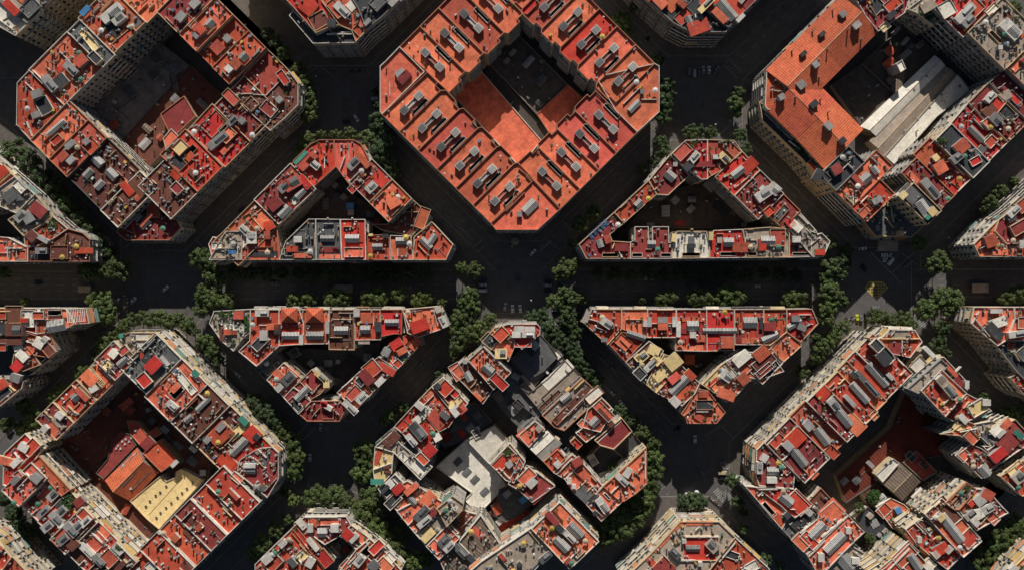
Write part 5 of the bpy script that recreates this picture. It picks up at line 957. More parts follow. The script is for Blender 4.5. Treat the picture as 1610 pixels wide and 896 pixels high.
    # ---- the small things every flat roof carries
    if not hall and not gab:
        regular = b['key'] == 'TC'
        for kk in range(0 if regular else int(2 + A / 90)):          # low walls and patches that divide the terraces
            x = rg.uniform(min(v[0] for v in lp), max(v[0] for v in lp)); y = rg.uniform(min(v[1] for v in lp), max(v[1] for v in lp)); r = rg.choice((0, 1)) * math.pi / 2
            hl = rg.uniform(1.5, 4.5); ux, uy = math.cos(r), math.sin(r)
            if not (inside((x, y), inner) and inside((x + ux * hl, y + uy * hl), inner) and inside((x - ux * hl, y - uy * hl), inner)): continue
            if any(math.hypot(x + ux * hl * tt - o[0], y + uy * hl * tt - o[1]) < o[2] * .8 for o in occ for tt in (-1, -.5, 0, .5, 1)): continue
            m = MB()
            if rg.random() < .6 or edge_dist((x, y), inner) < 2:
                m.box(0, 0, 0, 2 * hl, .26, rg.uniform(.8, 1.7)); put('partition_wall', m.mesh('partition_wall', [PAR[rg.choice('wccwt')]]), (x, y), h, r, root, (1, 1, 1)); occ.append((x, y, .5))
            else:
                m.box(0, 0, 0, 2 * hl, rg.uniform(2, 3.8), rg.choice((.12, .3, .9, 2.0)) + kk * .011, m=1, top=0); put('roof_terrace', m.mesh('roof_terrace', [ROOF[rg.choice('QTQPBLGRT')], fac]), (x, y), h + .004, r, root, (1, 1, 1)); occ.append((x, y, 1.2))
        n_ = int(A / (90 if regular else 17)) if b['col'] not in 'K' else int(A / 90)
        if A > 1200: n_ = 26
        for _ in range(n_):
            s = None
            for _try in range(12):
                x = rg.uniform(min(v[0] for v in lp), max(v[0] for v in lp)); y = rg.uniform(min(v[1] for v in lp), max(v[1] for v in lp))
                if inside((x, y), inner) and edge_dist((x, y), inner) > .7 and all(math.hypot(x - o[0], y - o[1]) > o[2] + .6 for o in occ): s = (x, y); break
            if s: junk(root, s, h, rg, ang); occ.append((s[0], s[1], .6))
        for rect, (q, r, L, Wd), c in holes if regular else ():         # pots and pipes along the light wells
            for kx in (-.42, .42):
                s = (q[0] + math.cos(r) * kx * L - math.sin(r) * .9, q[1] + math.sin(r) * kx * L + math.cos(r) * .9)
                if inside(s, inner): link('chimney', m_chim(rg.randrange(4)), root, (s[0], s[1], h), 0)
    return lp

def junk(root, s, h, rg, ang):
    k = rg.random(); r = rg.choice((0, 1, 2, 3)) * math.pi / 2
    if k < .24: link('chimney', m_chim(rg.randrange(4)), root, (*s, h), r, (1, 1, .75))
    elif k < .44: link('air_conditioner', m_ac(rg.randrange(3)), root, (*s, h), r)
    elif k < .56: link('storage_chest', m_crate(rg.randrange(12)), root, (*s, h), r)
    elif k < .63: link('water_tank', m_tank(), root, (*s, h), r)
    elif k < .70: link('antenna', m_ant(), root, (*s, h), rg.uniform(0, 3))
    elif k < .76: link('satellite_dish', m_dish(), root, (*s, h), -ang + rg.uniform(-.5, .5) + math.pi)
    elif k < .86: link('potted_plant', m_plant(rg.randrange(4)), root, (*s, h), r)
    elif k < .91: link('ventilation_duct', m_pipe(), root, (*s, h), r)
    elif k < .95: link('clothes_line', m_line(), root, (*s, h), r)
    elif k < .98: link('terrace_table', m_table(rg.choice((0, 5, 6))), root, (*s, h), r)
    else: link('parasol', m_parasol(rg.choice((0, 3, 7, 2))), root, (*s, h), r)

NW = [0, 0]
def facades(b, idx):
    if b.get('kind') == 'hall': return
    poly, h, root = b['w'], b['h'], b['root']; rg = random.Random(idx * 13 + 1)
    ang = root.rotation_euler.z; cx, cy = root.location.x, root.location.y
    ca, sa = math.cos(-ang), math.sin(-ang)
    count = 0
    for i in range(len(poly)):
        p, q = poly[i], poly[(i + 1) % len(poly)]
        L = math.hypot(q[0] - p[0], q[1] - p[1])
        if L < 3: continue
        d = ((q[0] - p[0]) / L, (q[1] - p[1]) / L); nx, ny = d[1], -d[0]
        mid = ((p[0] + q[0]) / 2, (p[1] + q[1]) / 2)
        vis = -(nx * mid[0] + ny * mid[1])
        if vis < 12: continue
        lit = ny > .15
        nb = max(1, int(L / 3.1)); fl = max(1, int((h - 5) / 3.15)); st = L / nb
        rot = math.atan2(ny, nx) + math.pi / 2 - ang
        def lz(x, y): return ((x - cx) * ca - (y - cy) * sa, (x - cx) * sa + (y - cy) * ca)
        free = []
        for k in range(nb):
            t = (k + .5) * st; x, y = p[0] + d[0] * t + nx * 1.3, p[1] + d[1] * t + ny * 1.3
            hb = 0
            for o in NEAR[id(b)]:
                if inside((x, y), o['w']): hb = max(hb, o['h'])
            free.append(hb)
        aw = b.get('awn'); aw = (.12 if lit else .03) if aw is None else aw * .75
        rail = rg.choice(('bars', 'bars', 'solid'))
        wk = rg.choice((0, 1)); bal = rg.random() < .88 or (aw or 0) > .3
        for f in range(fl + 1):
            z = 1.0 if f == 0 else 4.4 + (f - 1) * (h - 4.6) / fl
            runs = []
            for k in range(nb):
                if free[k] > z - .2: continue
                if vis < 22 and (k + f) % 2: pass
                if count < 98:
                    t = (k + .5) * st; x, y = lz(p[0] + d[0] * t + nx * .04, p[1] + d[1] * t + ny * .04)
                    link('window', m_window(wk if rg.random() < .75 else rg.randrange(3)), root, (x, y, z), rot); count += 1; NW[0] += 1
                if runs and runs[-1][1] == k: runs[-1][1] = k + 1
                else: runs.append([k, k + 1])
            if f == 0 or not bal: continue
            for k0, k1 in runs:
                while k0 < k1:
                    ke = min(k1, k0 + 2)
                    l = round((ke - k0) * st - .5, 1); t = (k0 + ke) / 2 * st
                    x, y = lz(p[0] + d[0] * t + nx * .02, p[1] + d[1] * t + ny * .02)
                    ba = link('balcony', m_balcony(l, rail), root, (x, y, z - .5), rot); NW[1] += 1
                    if rg.random() < aw:
                        x, y = lz(p[0] + d[0] * t + nx * .08, p[1] + d[1] * t + ny * .08)
                        link('awning', m_awning(round(l * rg.choice((1, 1, .5)), 1), rg.choice((0, 0, 2, 3, 3, 4, 5, 1))), root, (x, y, z + 2.5), rot)
                    k0 = ke

# ------------------------------------------------------------- labels of buildings
def plural(n, one, many): return ('with a ' + one) if n == 1 else ('with ' + {2: 'two', 3: 'three', 4: 'four'}.get(n, 'several') + ' ' + many)
def label_of(b):
    if b['label']: return b['label']
    col = COLNAME[b['col']]; ft = [f[0] for f in b['feats']]
    what = {'hall': 'courtyard roof', 'church': 'church roof'}.get(b.get('kind'), 'roofed building')
    if b['row']:
        o, frm, side = b['row']
        return '%s roofed building, %s from %s on %s side of %s' % (col, o, frm, side, b['blk'])
    if b.get('kind') == 'hall':
        return '%s, in %s' % (b['pos'], b['blk']) if 'court' in b['pos'] else '%s in the court of %s' % (b['pos'], b['blk'])
    pos = b['pos']
    if ' roof' in pos or pos.split()[0] in ('roof',): return '%s, apartment building of %s' % (pos, b['blk'])
    return '%s roofed building, %s of %s' % (col, pos, b['blk'])

rz = random.Random(3)
for b in BL:
    b['h'] += rz.uniform(-.06, .06)
for i, b in enumerate(BL): build(b, i)
NEAR = {}
for b in BL:
    x0, y0 = b['root'].location.x, b['root'].location.y
    NEAR[id(b)] = [o for o in BL if o is not b and math.hypot(o['root'].location.x - x0, o['root'].location.y - y0) < 75]
for i, b in enumerate(BL):
    facades(b, i)
    tag(b['root'], label_of(b), {'hall': 'courtyard hall', 'church': 'church'}.get(b.get('kind'), 'building'), 'buildings of ' + b['blk'])
print('buildings', len(BL), 'windows', NW)
# ------------------------------------------------------------------- ground
def ground_mat(name, rgb, **k): return mat(name, rgb, rnd=0, **k)
M_asph = ground_mat('asphalt', (.128, .116, .108), stain=.3, fine=.25)
M_pave = ground_mat('panot_paving', (.15, .13, .115), stain=.35, tile=(1.2, 1.2, .04, .9, .8))
M_kerb = ground_mat('kerb_stone', (.3, .28, .25))
M_mark = ground_mat('road_paint', (.36, .35, .33), stain=.45, fine=.3)
M_yel = ground_mat('yellow_road_paint', (.75, .52, .08), stain=.4)
def struct(name, me):
    o = link(name, me); o['kind'] = 'structure'; return o
g = MB(); g.face([(-900, -900, 0), (900, -900, 0), (900, 900, 0), (-900, 900, 0)]); struct('ground', g.mesh('ground', [M_asph]))
def clip(poly, a, b, c):          # keep a*x+b*y<=c
    out = []
    for i in range(len(poly)):
        p, q = poly[i], poly[(i + 1) % len(poly)]; dp, dq = a * p[0] + b * p[1] - c, a * q[0] + b * q[1] - c
        if dp <= 0: out.append(p)
        if dp * dq < 0:
            t = dp / (dp - dq); out.append((p[0] + t * (q[0] - p[0]), p[1] + t * (q[1] - p[1])))
    return out
def pavement(UL=None, LR=None, LL=None, UR=None, l=None, r=None, t=None, b=None, ex=4.6):
    k = (CAMH - H0) / F; poly = [(-420, -300), (420, -300), (420, 300), (-420, 300)]; e = ex * 1.41421
    S = lambda s: (s - 805 - 448) * k          # px+py = s  ->  x - y = S
    D = lambda d: (d - 805 + 448) * k          # px-py = d  ->  x + y = D
    if UL is not None: poly = clip(poly, -1, 1, -(S(UL) - e))
    if LR is not None: poly = clip(poly, 1, -1, S(LR) + e)
    if LL is not None: poly = clip(poly, -1, -1, -(D(LL) - e))
    if UR is not None: poly = clip(poly, 1, 1, D(UR) + e)
    if l is not None: poly = clip(poly, -1, 0, -((l - 805) * k - ex))
    if r is not None: poly = clip(poly, 1, 0, (r - 805) * k + ex)
    if t is not None: poly = clip(poly, 0, 1, -(t - 448) * k + ex)
    if b is not None: poly = clip(poly, 0, -1, (b - 448) * k + ex)
    if len(poly) < 3: return
    if area(poly) < 0: poly.reverse()
    m = MB(); m.face([(x, y, .13) for x, y in offset(poly, .25)]); n = len(poly); o = offset(poly, .25)
    for i in range(n):
        j = (i + 1) % n; m.face([(*poly[i], 0), (*poly[j], 0), (*poly[j], .13), (*poly[i], .13)], 1); m.face([(*poly[i], .13), (*poly[j], .13), (*o[j], .13), (*o[i], .13)], 1)
    struct('pavement', m.mesh('pavement', [M_pave, M_kerb]))
PV = [dict(UL=703, LR=1210, LL=420, UR=928, l=598, r=1036, b=362), dict(UL=158, LR=632, LL=-172, UR=343, l=28, r=469, b=378), dict(UL=1316, LR=1812, LL=1010, UR=1580, l=1203, b=373),
      dict(LR=630, LL=362, UR=820, b=69), dict(UL=None, LR=1215, LL=1018, b=53, UR=1340), dict(LR=90, UR=60, b=90),
      dict(UL=714, UR=335, b=409, t=220), dict(UL=1297, UR=926, b=407, t=220), dict(UR=-235, b=412, r=139), dict(UR=-260, LR=638, t=483, r=150) if False else dict(LR=636, t=484, r=150),
      dict(UL=1812 + 90, b=408, LR=None, l=1500), dict(LL=1022, t=481, l=1494), dict(LL=-180, LR=1205, t=484, b=662), dict(LL=412, LR=1803, t=484, b=666),
      dict(UL=717, LR=1200, LL=-762, UR=-272, l=4, r=438, t=521), dict(UL=1291, LR=1795, LL=-178, UR=325, l=588, r=1018, t=508), dict(UL=1897, LR=2400, LL=406, UR=910, l=1181, t=517),
      dict(UL=1310, UR=-268, t=806), dict(UL=1895, UR=318, t=814), dict(UR=-815, UL=None, l=None), dict(UL=2398)]
PV[17]['UL'] = 1278; PV[18]['UL'] = 1858
for d in PV: pavement(**d)

def strip(m, cx, cy, L, Wd, rot, z=.012, mi=0):
    c, s = math.cos(rot), math.sin(rot)
    m.face([(cx + x * c - y * s, cy + x * s + y * c, z) for x, y in ((-L / 2, -Wd / 2), (L / 2, -Wd / 2), (L / 2, Wd / 2), (-L / 2, Wd / 2))], mi)
K2 = (CAMH - H0) / F
mk = MB()
SL = [95, 672, 1250, 1852, 2440]; DL = [-800, -215, 372, 968, 1540]     # street axes in roof-level photo units
for s in SL:                                             # streets rising to the right
    S = (s - 1253) * K2
    for u in range(-420, 420, 8):
        D = u * 1.4142
        if any(abs(D - (d - 357) * K2) < 30 for d in DL): continue
        for off in (-2.1, 2.1):
            x, y = (D + S) / 2 + off * .707, (D - S) / 2 - off * .707
            if abs(y) < 24 or abs(x) > 330 or abs(y) > 190: continue
            strip(mk, x, y, 3.2, .16, R(45))
for d in DL:
    D = (d - 357) * K2
    for u in range(-420, 420, 8):
        S = u * 1.4142
        if any(abs(S - (s - 1253) * K2) < 30 for s in SL): continue
        for off in (-2.1, 2.1):
            x, y = (D + S) / 2 + off * .707, (D - S) / 2 + off * .707
            if abs(y) < 24 or abs(x) > 330 or abs(y) > 190: continue
            strip(mk, x, y, 3.2, .16, R(-45))
for x in range(-330, 330, 8):
    for y in (-3.2, 0, 3.2):
        if any(abs(x - k) < 26 for k in (-203, -3, 195)): continue
        strip(mk, x, y, 3.2, .16, 0)
for sgn in (-1, 1):                                      # continuous lines of the avenue's side lanes
    for x0, x1 in ((-330, -230), (-178, -28), (24, 170), (222, 330)): strip(mk, (x0 + x1) / 2, sgn * 8.4, x1 - x0, .15, 0)
def zebra(px, py, rot, n, L=3.6):                        # bars, long side along rot
    x, y = W(px, py, 0); r = R(rot)
    for i in range(n):
        t = (i - (n - 1) / 2) * 1.15
        strip(mk, x - math.sin(r) * t, y + math.cos(r) * t, L, .55, r)
def dots(px, py, qx, qy):                                # dotted edge of a crossing
    x0, y0 = W(px, py, 0); x1, y1 = W(qx, qy, 0); L = math.hypot(x1 - x0, y1 - y0); n = int(L / 1.15); r = math.atan2(y1 - y0, x1 - x0)
    for i in range(n + 1): strip(mk, x0 + (x1 - x0) * i / n, y0 + (y1 - y0) * i / n, .6, .55, r)
for q in ((484, 101, 494, 92), (490, 113, 502, 100), (503, 104, 521, 118), (1139, 103, 1158, 122), (1147, 94, 1166, 114), (740, 392, 756, 380), (748, 398, 764, 386), (850, 388, 862, 384), (856, 374, 878, 392), (848, 396, 866, 380), (1130, 213, 1150, 195), (1148, 214, 1165, 196), (1110, 684, 1134, 668), (1134, 668, 1155, 690), (1126, 786, 1143, 768), (1140, 795, 1158, 776), (468, 684, 484, 664), (478, 690, 496, 672), (500, 664, 516, 676), (180, 518, 192, 502), (304, 515, 318, 500), (285, 492, 294, 512), (864, 515, 880, 500), (745, 505, 762, 522), (1440, 505, 1455, 498), (1420, 400, 1440, 415), (1036, 230, 1056, 248), (1040, 222, 1020, 240), (1016, 690, 1030, 676), (1345, 470, 1325, 490), (178, 404, 202, 384), (310, 380, 330, 398), (726, 360, 742, 376), (880, 345, 900, 362)): dots(*q)
for q in ((1447, 505, 40, 9), (1398, 497, 0, 0), (738, 500, -45, 8), (300, 512, 50, 8), (188, 512, 45, 8), (1133, 779, 40, 8), (1146, 782, 42, 8), (270, 496, 0, 0), (868, 508, 42, 8)):
    if q[3]: zebra(*q)
x, y = W(1405, 484, 0); strip(mk, x, y, 3.6, .5, R(-55))
x, y = W(1393, 421, 0); strip(mk, x, y, 24, .35, R(-45))
x, y = W(1421, 412, 0); strip(mk, x, y, 18, .3, R(42)); x, y = W(1433, 450, 0); strip(mk, x, y, 26, .3, R(90))
for (a, b_, c_, d_) in ((495, 70, 500, 105), (640, 100, 622, 68), (430, 200, 470, 242), (1020, 205, 990, 232), (820, 500, 800, 486)):
    x0, y0 = W(a, b_, 0); x1, y1 = W(c_, d_, 0); strip(mk, (x0 + x1) / 2, (y0 + y1) / 2, math.hypot(x1 - x0, y1 - y0), .2, math.atan2(y1 - y0, x1 - x0))
struct('road_markings', mk.mesh('road_markings', [M_mark]))
yb = MB()                                                # yellow box junction
A_, B_, C_, D_ = (W(*p, 0) for p in ((1360, 452), (1377, 470), (1396, 452), (1387, 443)))
E_ = W(1367, 443, 0)
bp = [A_, B_, C_, D_, E_]
for i in range(5):
    p, q = bp[i], bp[(i + 1) % 5]; strip(yb, (p[0] + q[0]) / 2, (p[1] + q[1]) / 2, math.hypot(q[0] - p[0], q[1] - p[1]), .35, math.atan2(q[1] - p[1], q[0] - p[0]), .016)
def seg(a, b, c, z):                                     # a line a*x+b*y=c clipped to the box
    pts = []
    for i in range(5):
        p, q = bp[i], bp[(i + 1) % 5]; dp, dq = a * p[0] + b * p[1] - c, a * q[0] + b * q[1] - c
        if dp * dq < 0: t = dp / (dp - dq); pts.append((p[0] + t * (q[0] - p[0]), p[1] + t * (q[1] - p[1])))
    if len(pts) == 2:
        (x0, y0), (x1, y1) = pts; strip(yb, (x0 + x1) / 2, (y0 + y1) / 2, math.hypot(x1 - x0, y1 - y0), .32, math.atan2(y1 - y0, x1 - x0), z)
for i in range(-8, 9):
    seg(1, 0, B_[0] + i * 1.5, .02); seg(0, 1, B_[1] + i * 1.5, .024)
struct('box_junction_marking', yb.mesh('box_junction_marking', [M_yel]))

# -------------------------------------------------------------------- trees
M_bark = mat('bark', (.09, .065, .045), rnd=.3)
M_leaf = []
for n, c in (('light', (.092, .125, .032)), ('mid', (.06, .09, .028)), ('dark', (.05, .078, .028))):  # darker tones put shade into the leaves of shaded rows
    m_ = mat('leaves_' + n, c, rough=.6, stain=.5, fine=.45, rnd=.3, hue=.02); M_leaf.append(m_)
def tree_meshes(seed, tone):
    rr = random.Random(seed); t = MB()
    t.tube((0, 0, 0), (.1, .05, 4), .32, .24, 8); t.tube((.1, .05, 4), (.15, -.1, 9), .24, .1, 7)
    lobes = []
    for k in range(26):
        a = k * 2.4 + rr.uniform(-.4, .4); q = ((k + .5) / 26) ** .5 * (.95 + rr.uniform(-.12, .12)); z = 9.6 + (2.6 * (1 - q * q) + rr.uniform(-1.3, .6)) * (1 if k % 3 else -.5)
        lobes.append((Vector((math.cos(a) * q * 4.1, math.sin(a) * q * 4.1, z)), rr.uniform(.8, 1.45)))
    for k in range(0, 24, 3):
        c, r = lobes[k]; t.tube((.12, 0, 4.0 + k * .12), tuple(c), .12, .03, 5)
    c_ = MB()
    for c, r in lobes:
        for _ in range(int(78 * r * r) + 20):
            d = Vector((rr.gauss(0, 1), rr.gauss(0, 1), rr.gauss(.5, 1))).normalized(); p = c + d * r * rr.uniform(.6, 1.1)
            nrm = (d + Vector((rr.uniform(-.7, .7), rr.uniform(-.7, .7), rr.uniform(-.2, .9)))).normalized()
            u = nrm.cross(Vector((rr.uniform(-1, 1), rr.uniform(-1, 1), .3))).normalized(); v = nrm.cross(u)
            s = rr.uniform(.18, .4)
            c_.face([p - u * s, p - v * s * .6 + u * s * .2, p + u * s, p + v * s * .7], 0 if rr.random() < .7 else 1)
    return t.mesh('trunk', [M_bark]), c_.mesh('crown', [M_leaf[tone], M_leaf[min(2, tone + 1)]])
TM = {(k, t): tree_meshes(k * 5 + t, t) for k in range(4) for t in range(3)}
AV = lambda x0, x1, y, st: ' '.join('%d,%d,%d' % (x, y + (x * 7) % 5 - 2, 11 + (x * 3) % 4) for x in range(x0, x1, st))
TREES = [
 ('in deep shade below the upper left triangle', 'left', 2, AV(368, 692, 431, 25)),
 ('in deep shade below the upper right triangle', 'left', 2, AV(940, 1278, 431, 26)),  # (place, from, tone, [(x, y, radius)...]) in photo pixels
 ('right of the upper left wedge', 'top', 1, '20,238,21 45,253,20 66,278,18 84,297,18 106,322,17 124,344,15 140,364,16 152,384,17 170,398,12'),
 ('at the left crossing of the avenue', 'left', 0, '5,428,10 140,425,17 156,427,12 184,423,20 312,405,17 326,416,16 334,432,17 346,442,12'),
 ('left on the avenue\'s lower side', 'left', 0, '38,474,7 154,472,20 166,484,14 167,499,14 320,462,16 335,470,17 354,470,14 316,486,13'),
 ('around the bottom left block\'s top', 'left', 0, '195,512,12 210,503,12 224,499,12 238,502,12 252,499,13 266,505,12 280,503,13 294,510,13 303,519,10 319,537,14 332,552,13 342,566,11'),
 ('left of the bottom left block', 'bottom', 0, '180,526,11 164,540,15 154,556,14 128,584,13 92,612,11 82,626,11 38,640,14 52,657,17 33,674,12 10,668,13'),
 ('right of the bottom left block', 'top', 2, '398,630,14 410,645,16 424,656,15 436,668,14'),
 ('at the bottom left block\'s corner', 'top', 0, '446,680,14 461,694,15 464,720,17 461,743,15 461,787,10 448,775,9'),
 ('above the bottom left corner block', 'top', 2, '6,785,12 20,804,14 31,822,13 44,838,11'),
 ('left of the cropped lower left block', 'top', 0, '451,817,9 431,833,13 411,855,16 398,868,12'),
 ('above the cropped lower left block', 'left', 0, '487,784,14 500,776,14 514,784,15 528,775,14 540,786,14'),
 ('left of the bottom centre block', 'top', 0, '569,707,17 571,728,14 569,746,17 584,782,19 561,802,17 580,812,19 592,830,19 604,846,17 622,862,18 652,884,18 670,880,12 628,830,9 596,800,13'),
 ('right of the top left block', 'top', 0, '445,82,12 470,108,12 480,128,13 483,148,13 485,165,14 484,182,14'),
 ('near the top left block\'s top', 'top', 2, '420,52,11 432,66,12'),
 ('topping the upper left triangle', 'left', 0, '470,238,10 482,221,15 505,212,8 528,213,10 551,212,12 577,218,15'),
 ('left of the top centre block', 'top', 2, '591,144,7 594,166,7 596,192,17 606,212,16 597,238,18 614,258,13 620,272,10'),
 ('left of the central crossing', 'top', 0, '725,422,11 746,425,14 739,466,15 730,476,12 742,482,14'),
 ('in the central crossing\'s lower grove', 'top', 0, '722,500,15 738,502,10 718,518,13 732,524,16 720,541,14 713,556,9 756,515,13 770,503,12 748,530,10'),
 ('shaded above the bottom centre block', 'top', 1, '690,588,10 632,640,11 614,652,13 603,662,9'),
 ('along the lower left triangle\'s avenue', 'left', 0, '461,472,13 484,471,13 524,468,17 540,470,12 579,469,15 596,466,16 626,463,14 658,469,14 672,467,11 695,476,9'),
 ('near the top centre block\'s top', 'top', 0, '977,32,16 986,50,10 996,12,8'),
 ('at the top centre block\'s right', 'top', 1, '1033,95,12 1050,134,13 1046,160,15 1054,150,10 1044,182,13'),
 ('by the top right crossing', 'top', 0, '1160,146,11 1156,162,13 1160,178,8'),
 ('topping the upper right triangle', 'left', 1, '1040,224,11 1044,238,12 1030,256,12 1010,268,10 1088,208,13 1104,207,11 1118,209,11 1165,213,11 1170,235,13'),
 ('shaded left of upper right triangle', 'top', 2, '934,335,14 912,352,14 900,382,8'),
 ('right of the central crossing', 'top', 0, '880,428,13 892,422,16 905,414,9 872,474,14 888,462,13 900,470,13 916,470,10'),
 ('in the bottom centre block\'s long right row', 'top', 2, '838,498,13 852,496,12 860,510,13 868,524,14 882,536,15 898,548,14 906,560,14 916,574,15 928,586,14 940,600,12 976,645,11 992,660,12'),
 ('left of the lower right triangle\'s tip', 'top', 1, '892,492,14 897,508,12 904,524,12 886,505,11'),
 ('along the lower right triangle\'s avenue', 'left', 0, '1009,472,7 1040,472,12 1054,466,13 1094,466,16 1112,470,14 1138,465,17 1158,466,18 1244,470,16 1258,468,15'),
 ('right of the bottom centre block\'s corner', 'top', 0, '1012,678,13 1028,698,12 1029,720,15 1031,742,15 1022,762,16 1012,782,19 994,796,20 976,810,20 958,824,19 1000,815,17 984,830,18 952,846,16 1016,800,14 966,842,13 945,838,10'),
 ('topping the cropped lower right block', 'left', 2, '1074,790,12 1088,787,15 1102,789,13'),
 ('beside the cropped lower right block', 'top', 1, '1152,756,13 1160,790,11 1168,806,9 1170,832,9 1206,878,12 1228,890,8'),
 ('at the upper right triangle\'s tip', 'top', 1, '1303,384,14 1330,396,14 1326,412,14 1308,420,16 1320,430,13 1296,436,10'),
 ('on the right crossing of the avenue', 'left', 0, '1303,456,17 1316,466,12 1304,482,15 1300,500,13 1325,474,10 1446,382,13 1470,416,14 1486,418,12 1478,404,12'),
 ('above the bottom right block', 'left', 0, '1376,498,13 1390,500,12 1402,506,11 1420,502,14 1432,510,12'),
 ('at the right end of the avenue', 'left', 0, '1456,486,17 1482,468,17 1500,470,18 1490,486,12 1584,468,14 1604,463,15'),
 ('left of the far right lower wedge', 'top', 1, '1482,515,14 1478,532,12 1474,546,13 1490,556,8'),
 ('by the bottom right block\'s lit edge', 'bottom', 0, '1262,586,11 1286,562,12 1292,548,14 1303,538,14 1314,526,13 1326,514,12 1284,530,8'),
 ('by the photo\'s upper right edge', 'top', 0, '1593,14,14 1595,286,8 1572,300,12 1558,318,13 1549,330,8'),
 ('near the bottom right block\'s top', 'top', 1, '1546,622,9 1582,648,10 1602,646,15'),
 ('at the photo\'s bottom right corner', 'bottom', 0, '1546,890,16 1556,872,17 1572,860,19 1584,842,19 1600,826,17 1566,884,15 1604,850,14'),
]
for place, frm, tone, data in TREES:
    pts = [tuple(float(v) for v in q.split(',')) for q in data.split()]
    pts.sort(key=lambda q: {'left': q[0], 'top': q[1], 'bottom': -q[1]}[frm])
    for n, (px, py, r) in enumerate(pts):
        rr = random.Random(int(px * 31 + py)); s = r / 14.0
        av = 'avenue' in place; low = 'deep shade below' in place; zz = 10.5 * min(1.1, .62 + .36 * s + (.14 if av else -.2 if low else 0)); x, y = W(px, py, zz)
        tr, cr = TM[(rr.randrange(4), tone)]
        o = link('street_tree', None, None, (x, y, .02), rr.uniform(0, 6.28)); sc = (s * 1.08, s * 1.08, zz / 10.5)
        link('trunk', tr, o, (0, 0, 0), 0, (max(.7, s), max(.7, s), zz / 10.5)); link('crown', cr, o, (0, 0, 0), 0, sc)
        k = ORD[n] if len(pts) > 1 else 'only'
        adj = 'small' if r < 11 else 'broad' if r > 16 else 'leafy'
        tag(o, '%s %s tree, %s from %s %s' % (adj, ('bright green', 'green', 'dark green')[tone], k, frm, place), 'tree', 'street trees')
CT = [(1367, 846, 9, 'tree in the garden gap of the bottom right block\'s court'), (1350, 797, 9, 'tree by the black shed in the bottom right block\'s court'), (964, 733, 11, 'round tree inside the walled garden of the bottom centre block')]
for px, py, r, l in CT:
    x, y = W(px, py, 7); o = link('courtyard_tree', None, None, (x, y, .02)); s = r / 14
    link('trunk', TM[(1, 0)][0], o, (0, 0, 0), 0, (.7, .7, .7)); link('crown', TM[(1, 0)][1], o, (0, 0, 0), 0, (s, s, .8 if px != 964 else 1.15)); tag(o, l, 'tree')

# ----------------------------------------------------------------- vehicles
PAINT = {n: mat('car_paint_' + n, c, rough=.3, stain=.08, fine=.05, rnd=.05, spec=.5) for n, c in (('white', (.72, .72, .7)), ('silver', (.4, .41, .42)), ('grey', (.16, .165, .17)), ('black', (.02, .02, .022)), ('blue', (.04, .08, .16)), ('yellow green', (.55, .6, .04)), ('red', (.35, .03, .03)), ('tan', (.5, .42, .25)))}
M_tyre = mat('tyre_rubber', (.02, .02, .02)); M_lampw = mat('headlight_glass', (.7, .7, .65), rough=.2); M_lampr = mat('tail_light_glass', (.4, .02, .02), rough=.2)
def hull(prof, hw, tuck):            # side profile swept across, narrowed at the top
    m = MB(); n = len(prof)
    w = [hw - tuck * max(0, (z - .75)) for x, z in prof]
    for i in range(n):
        j = (i + 1) % n
        (x0, z0), (x1, z1) = prof[i], prof[j]
        m.face([(x0, -w[i], z0), (x0, w[i], z0), (x1, w[j], z1), (x1, -w[j], z1)])
    m.face([(x, -w[i], z) for i, (x, z) in enumerate(prof)][::-1]); m.face([(x, w[i], z) for i, (x, z) in enumerate(prof)])
    return m
def car_parts(kind):
    if kind == 'van':
        prof = [(-2.5, .35), (2.45, .35), (2.5, .9), (2.2, 1.15), (1.55, 2.0), (-2.4, 2.1), (-2.5, 1.9)]; hw = .95
        gl = [((2.15, 1.2), (1.6, 1.92))]; side = [(.6, 1.35, 1.75, .65)]; xs = (-1.6, 1.6)
    else:
        prof = [(-2.1, .3), (2.1, .3), (2.15, .62), (2.0, .78), (.95, .93), (.3, 1.42), (-1.1, 1.46), (-1.75, .98), (-2.1, .9)]; hw = .88
        gl = [((.93, .95), (.33, 1.39)), ((-1.73, 1.0), (-1.13, 1.42))]; side = [(-.4, 1.0, 1.35, 1.1)]; xs = (-1.3, 1.32)
    body = hull(prof, hw, .22)
    def glass(p, q):
        m = MB(); d = Vector((q[1] - p[1], 0, p[0] - q[0])).normalized() * .012
        if d.z < 0: d = -d
        w0, w1 = hw - .22 * max(0, p[1] - .75) - .08, hw - .22 * max(0, q[1] - .75) - .1
        m.face([(p[0] + d.x, -w0, p[1] + d.z), (p[0] + d.x, w0, p[1] + d.z), (q[0] + d.x, w1, q[1] + d.z), (q[0] + d.x, -w1, q[1] + d.z)]); return m
    wins = [glass(*q) for q in gl]
    sw = MB()
    for s in (-1, 1):
        for cx, z0, z1, l in side:
            y0, y1 = hw - .22 * (z0 - .75) + .012, hw - .22 * (z1 - .75) + .012
            sw.face([(cx - l, s * y0, z0), (cx + l, s * y0, z0), (cx + l * .65, s * y1, z1), (cx - l * .8, s * y1, z1)])
    wh = MB(); wh.tube((0, -.11, 0), (0, .11, 0), .32, .32, 12); wh.tube((0, -.115, 0), (0, .115, 0), .18, .18, 8, 1)
    hd = MB(); hd.box(0, 0, 0, .08, .32, .14)
    return body, wins, sw, wh, hd, xs, hw
CK = {}
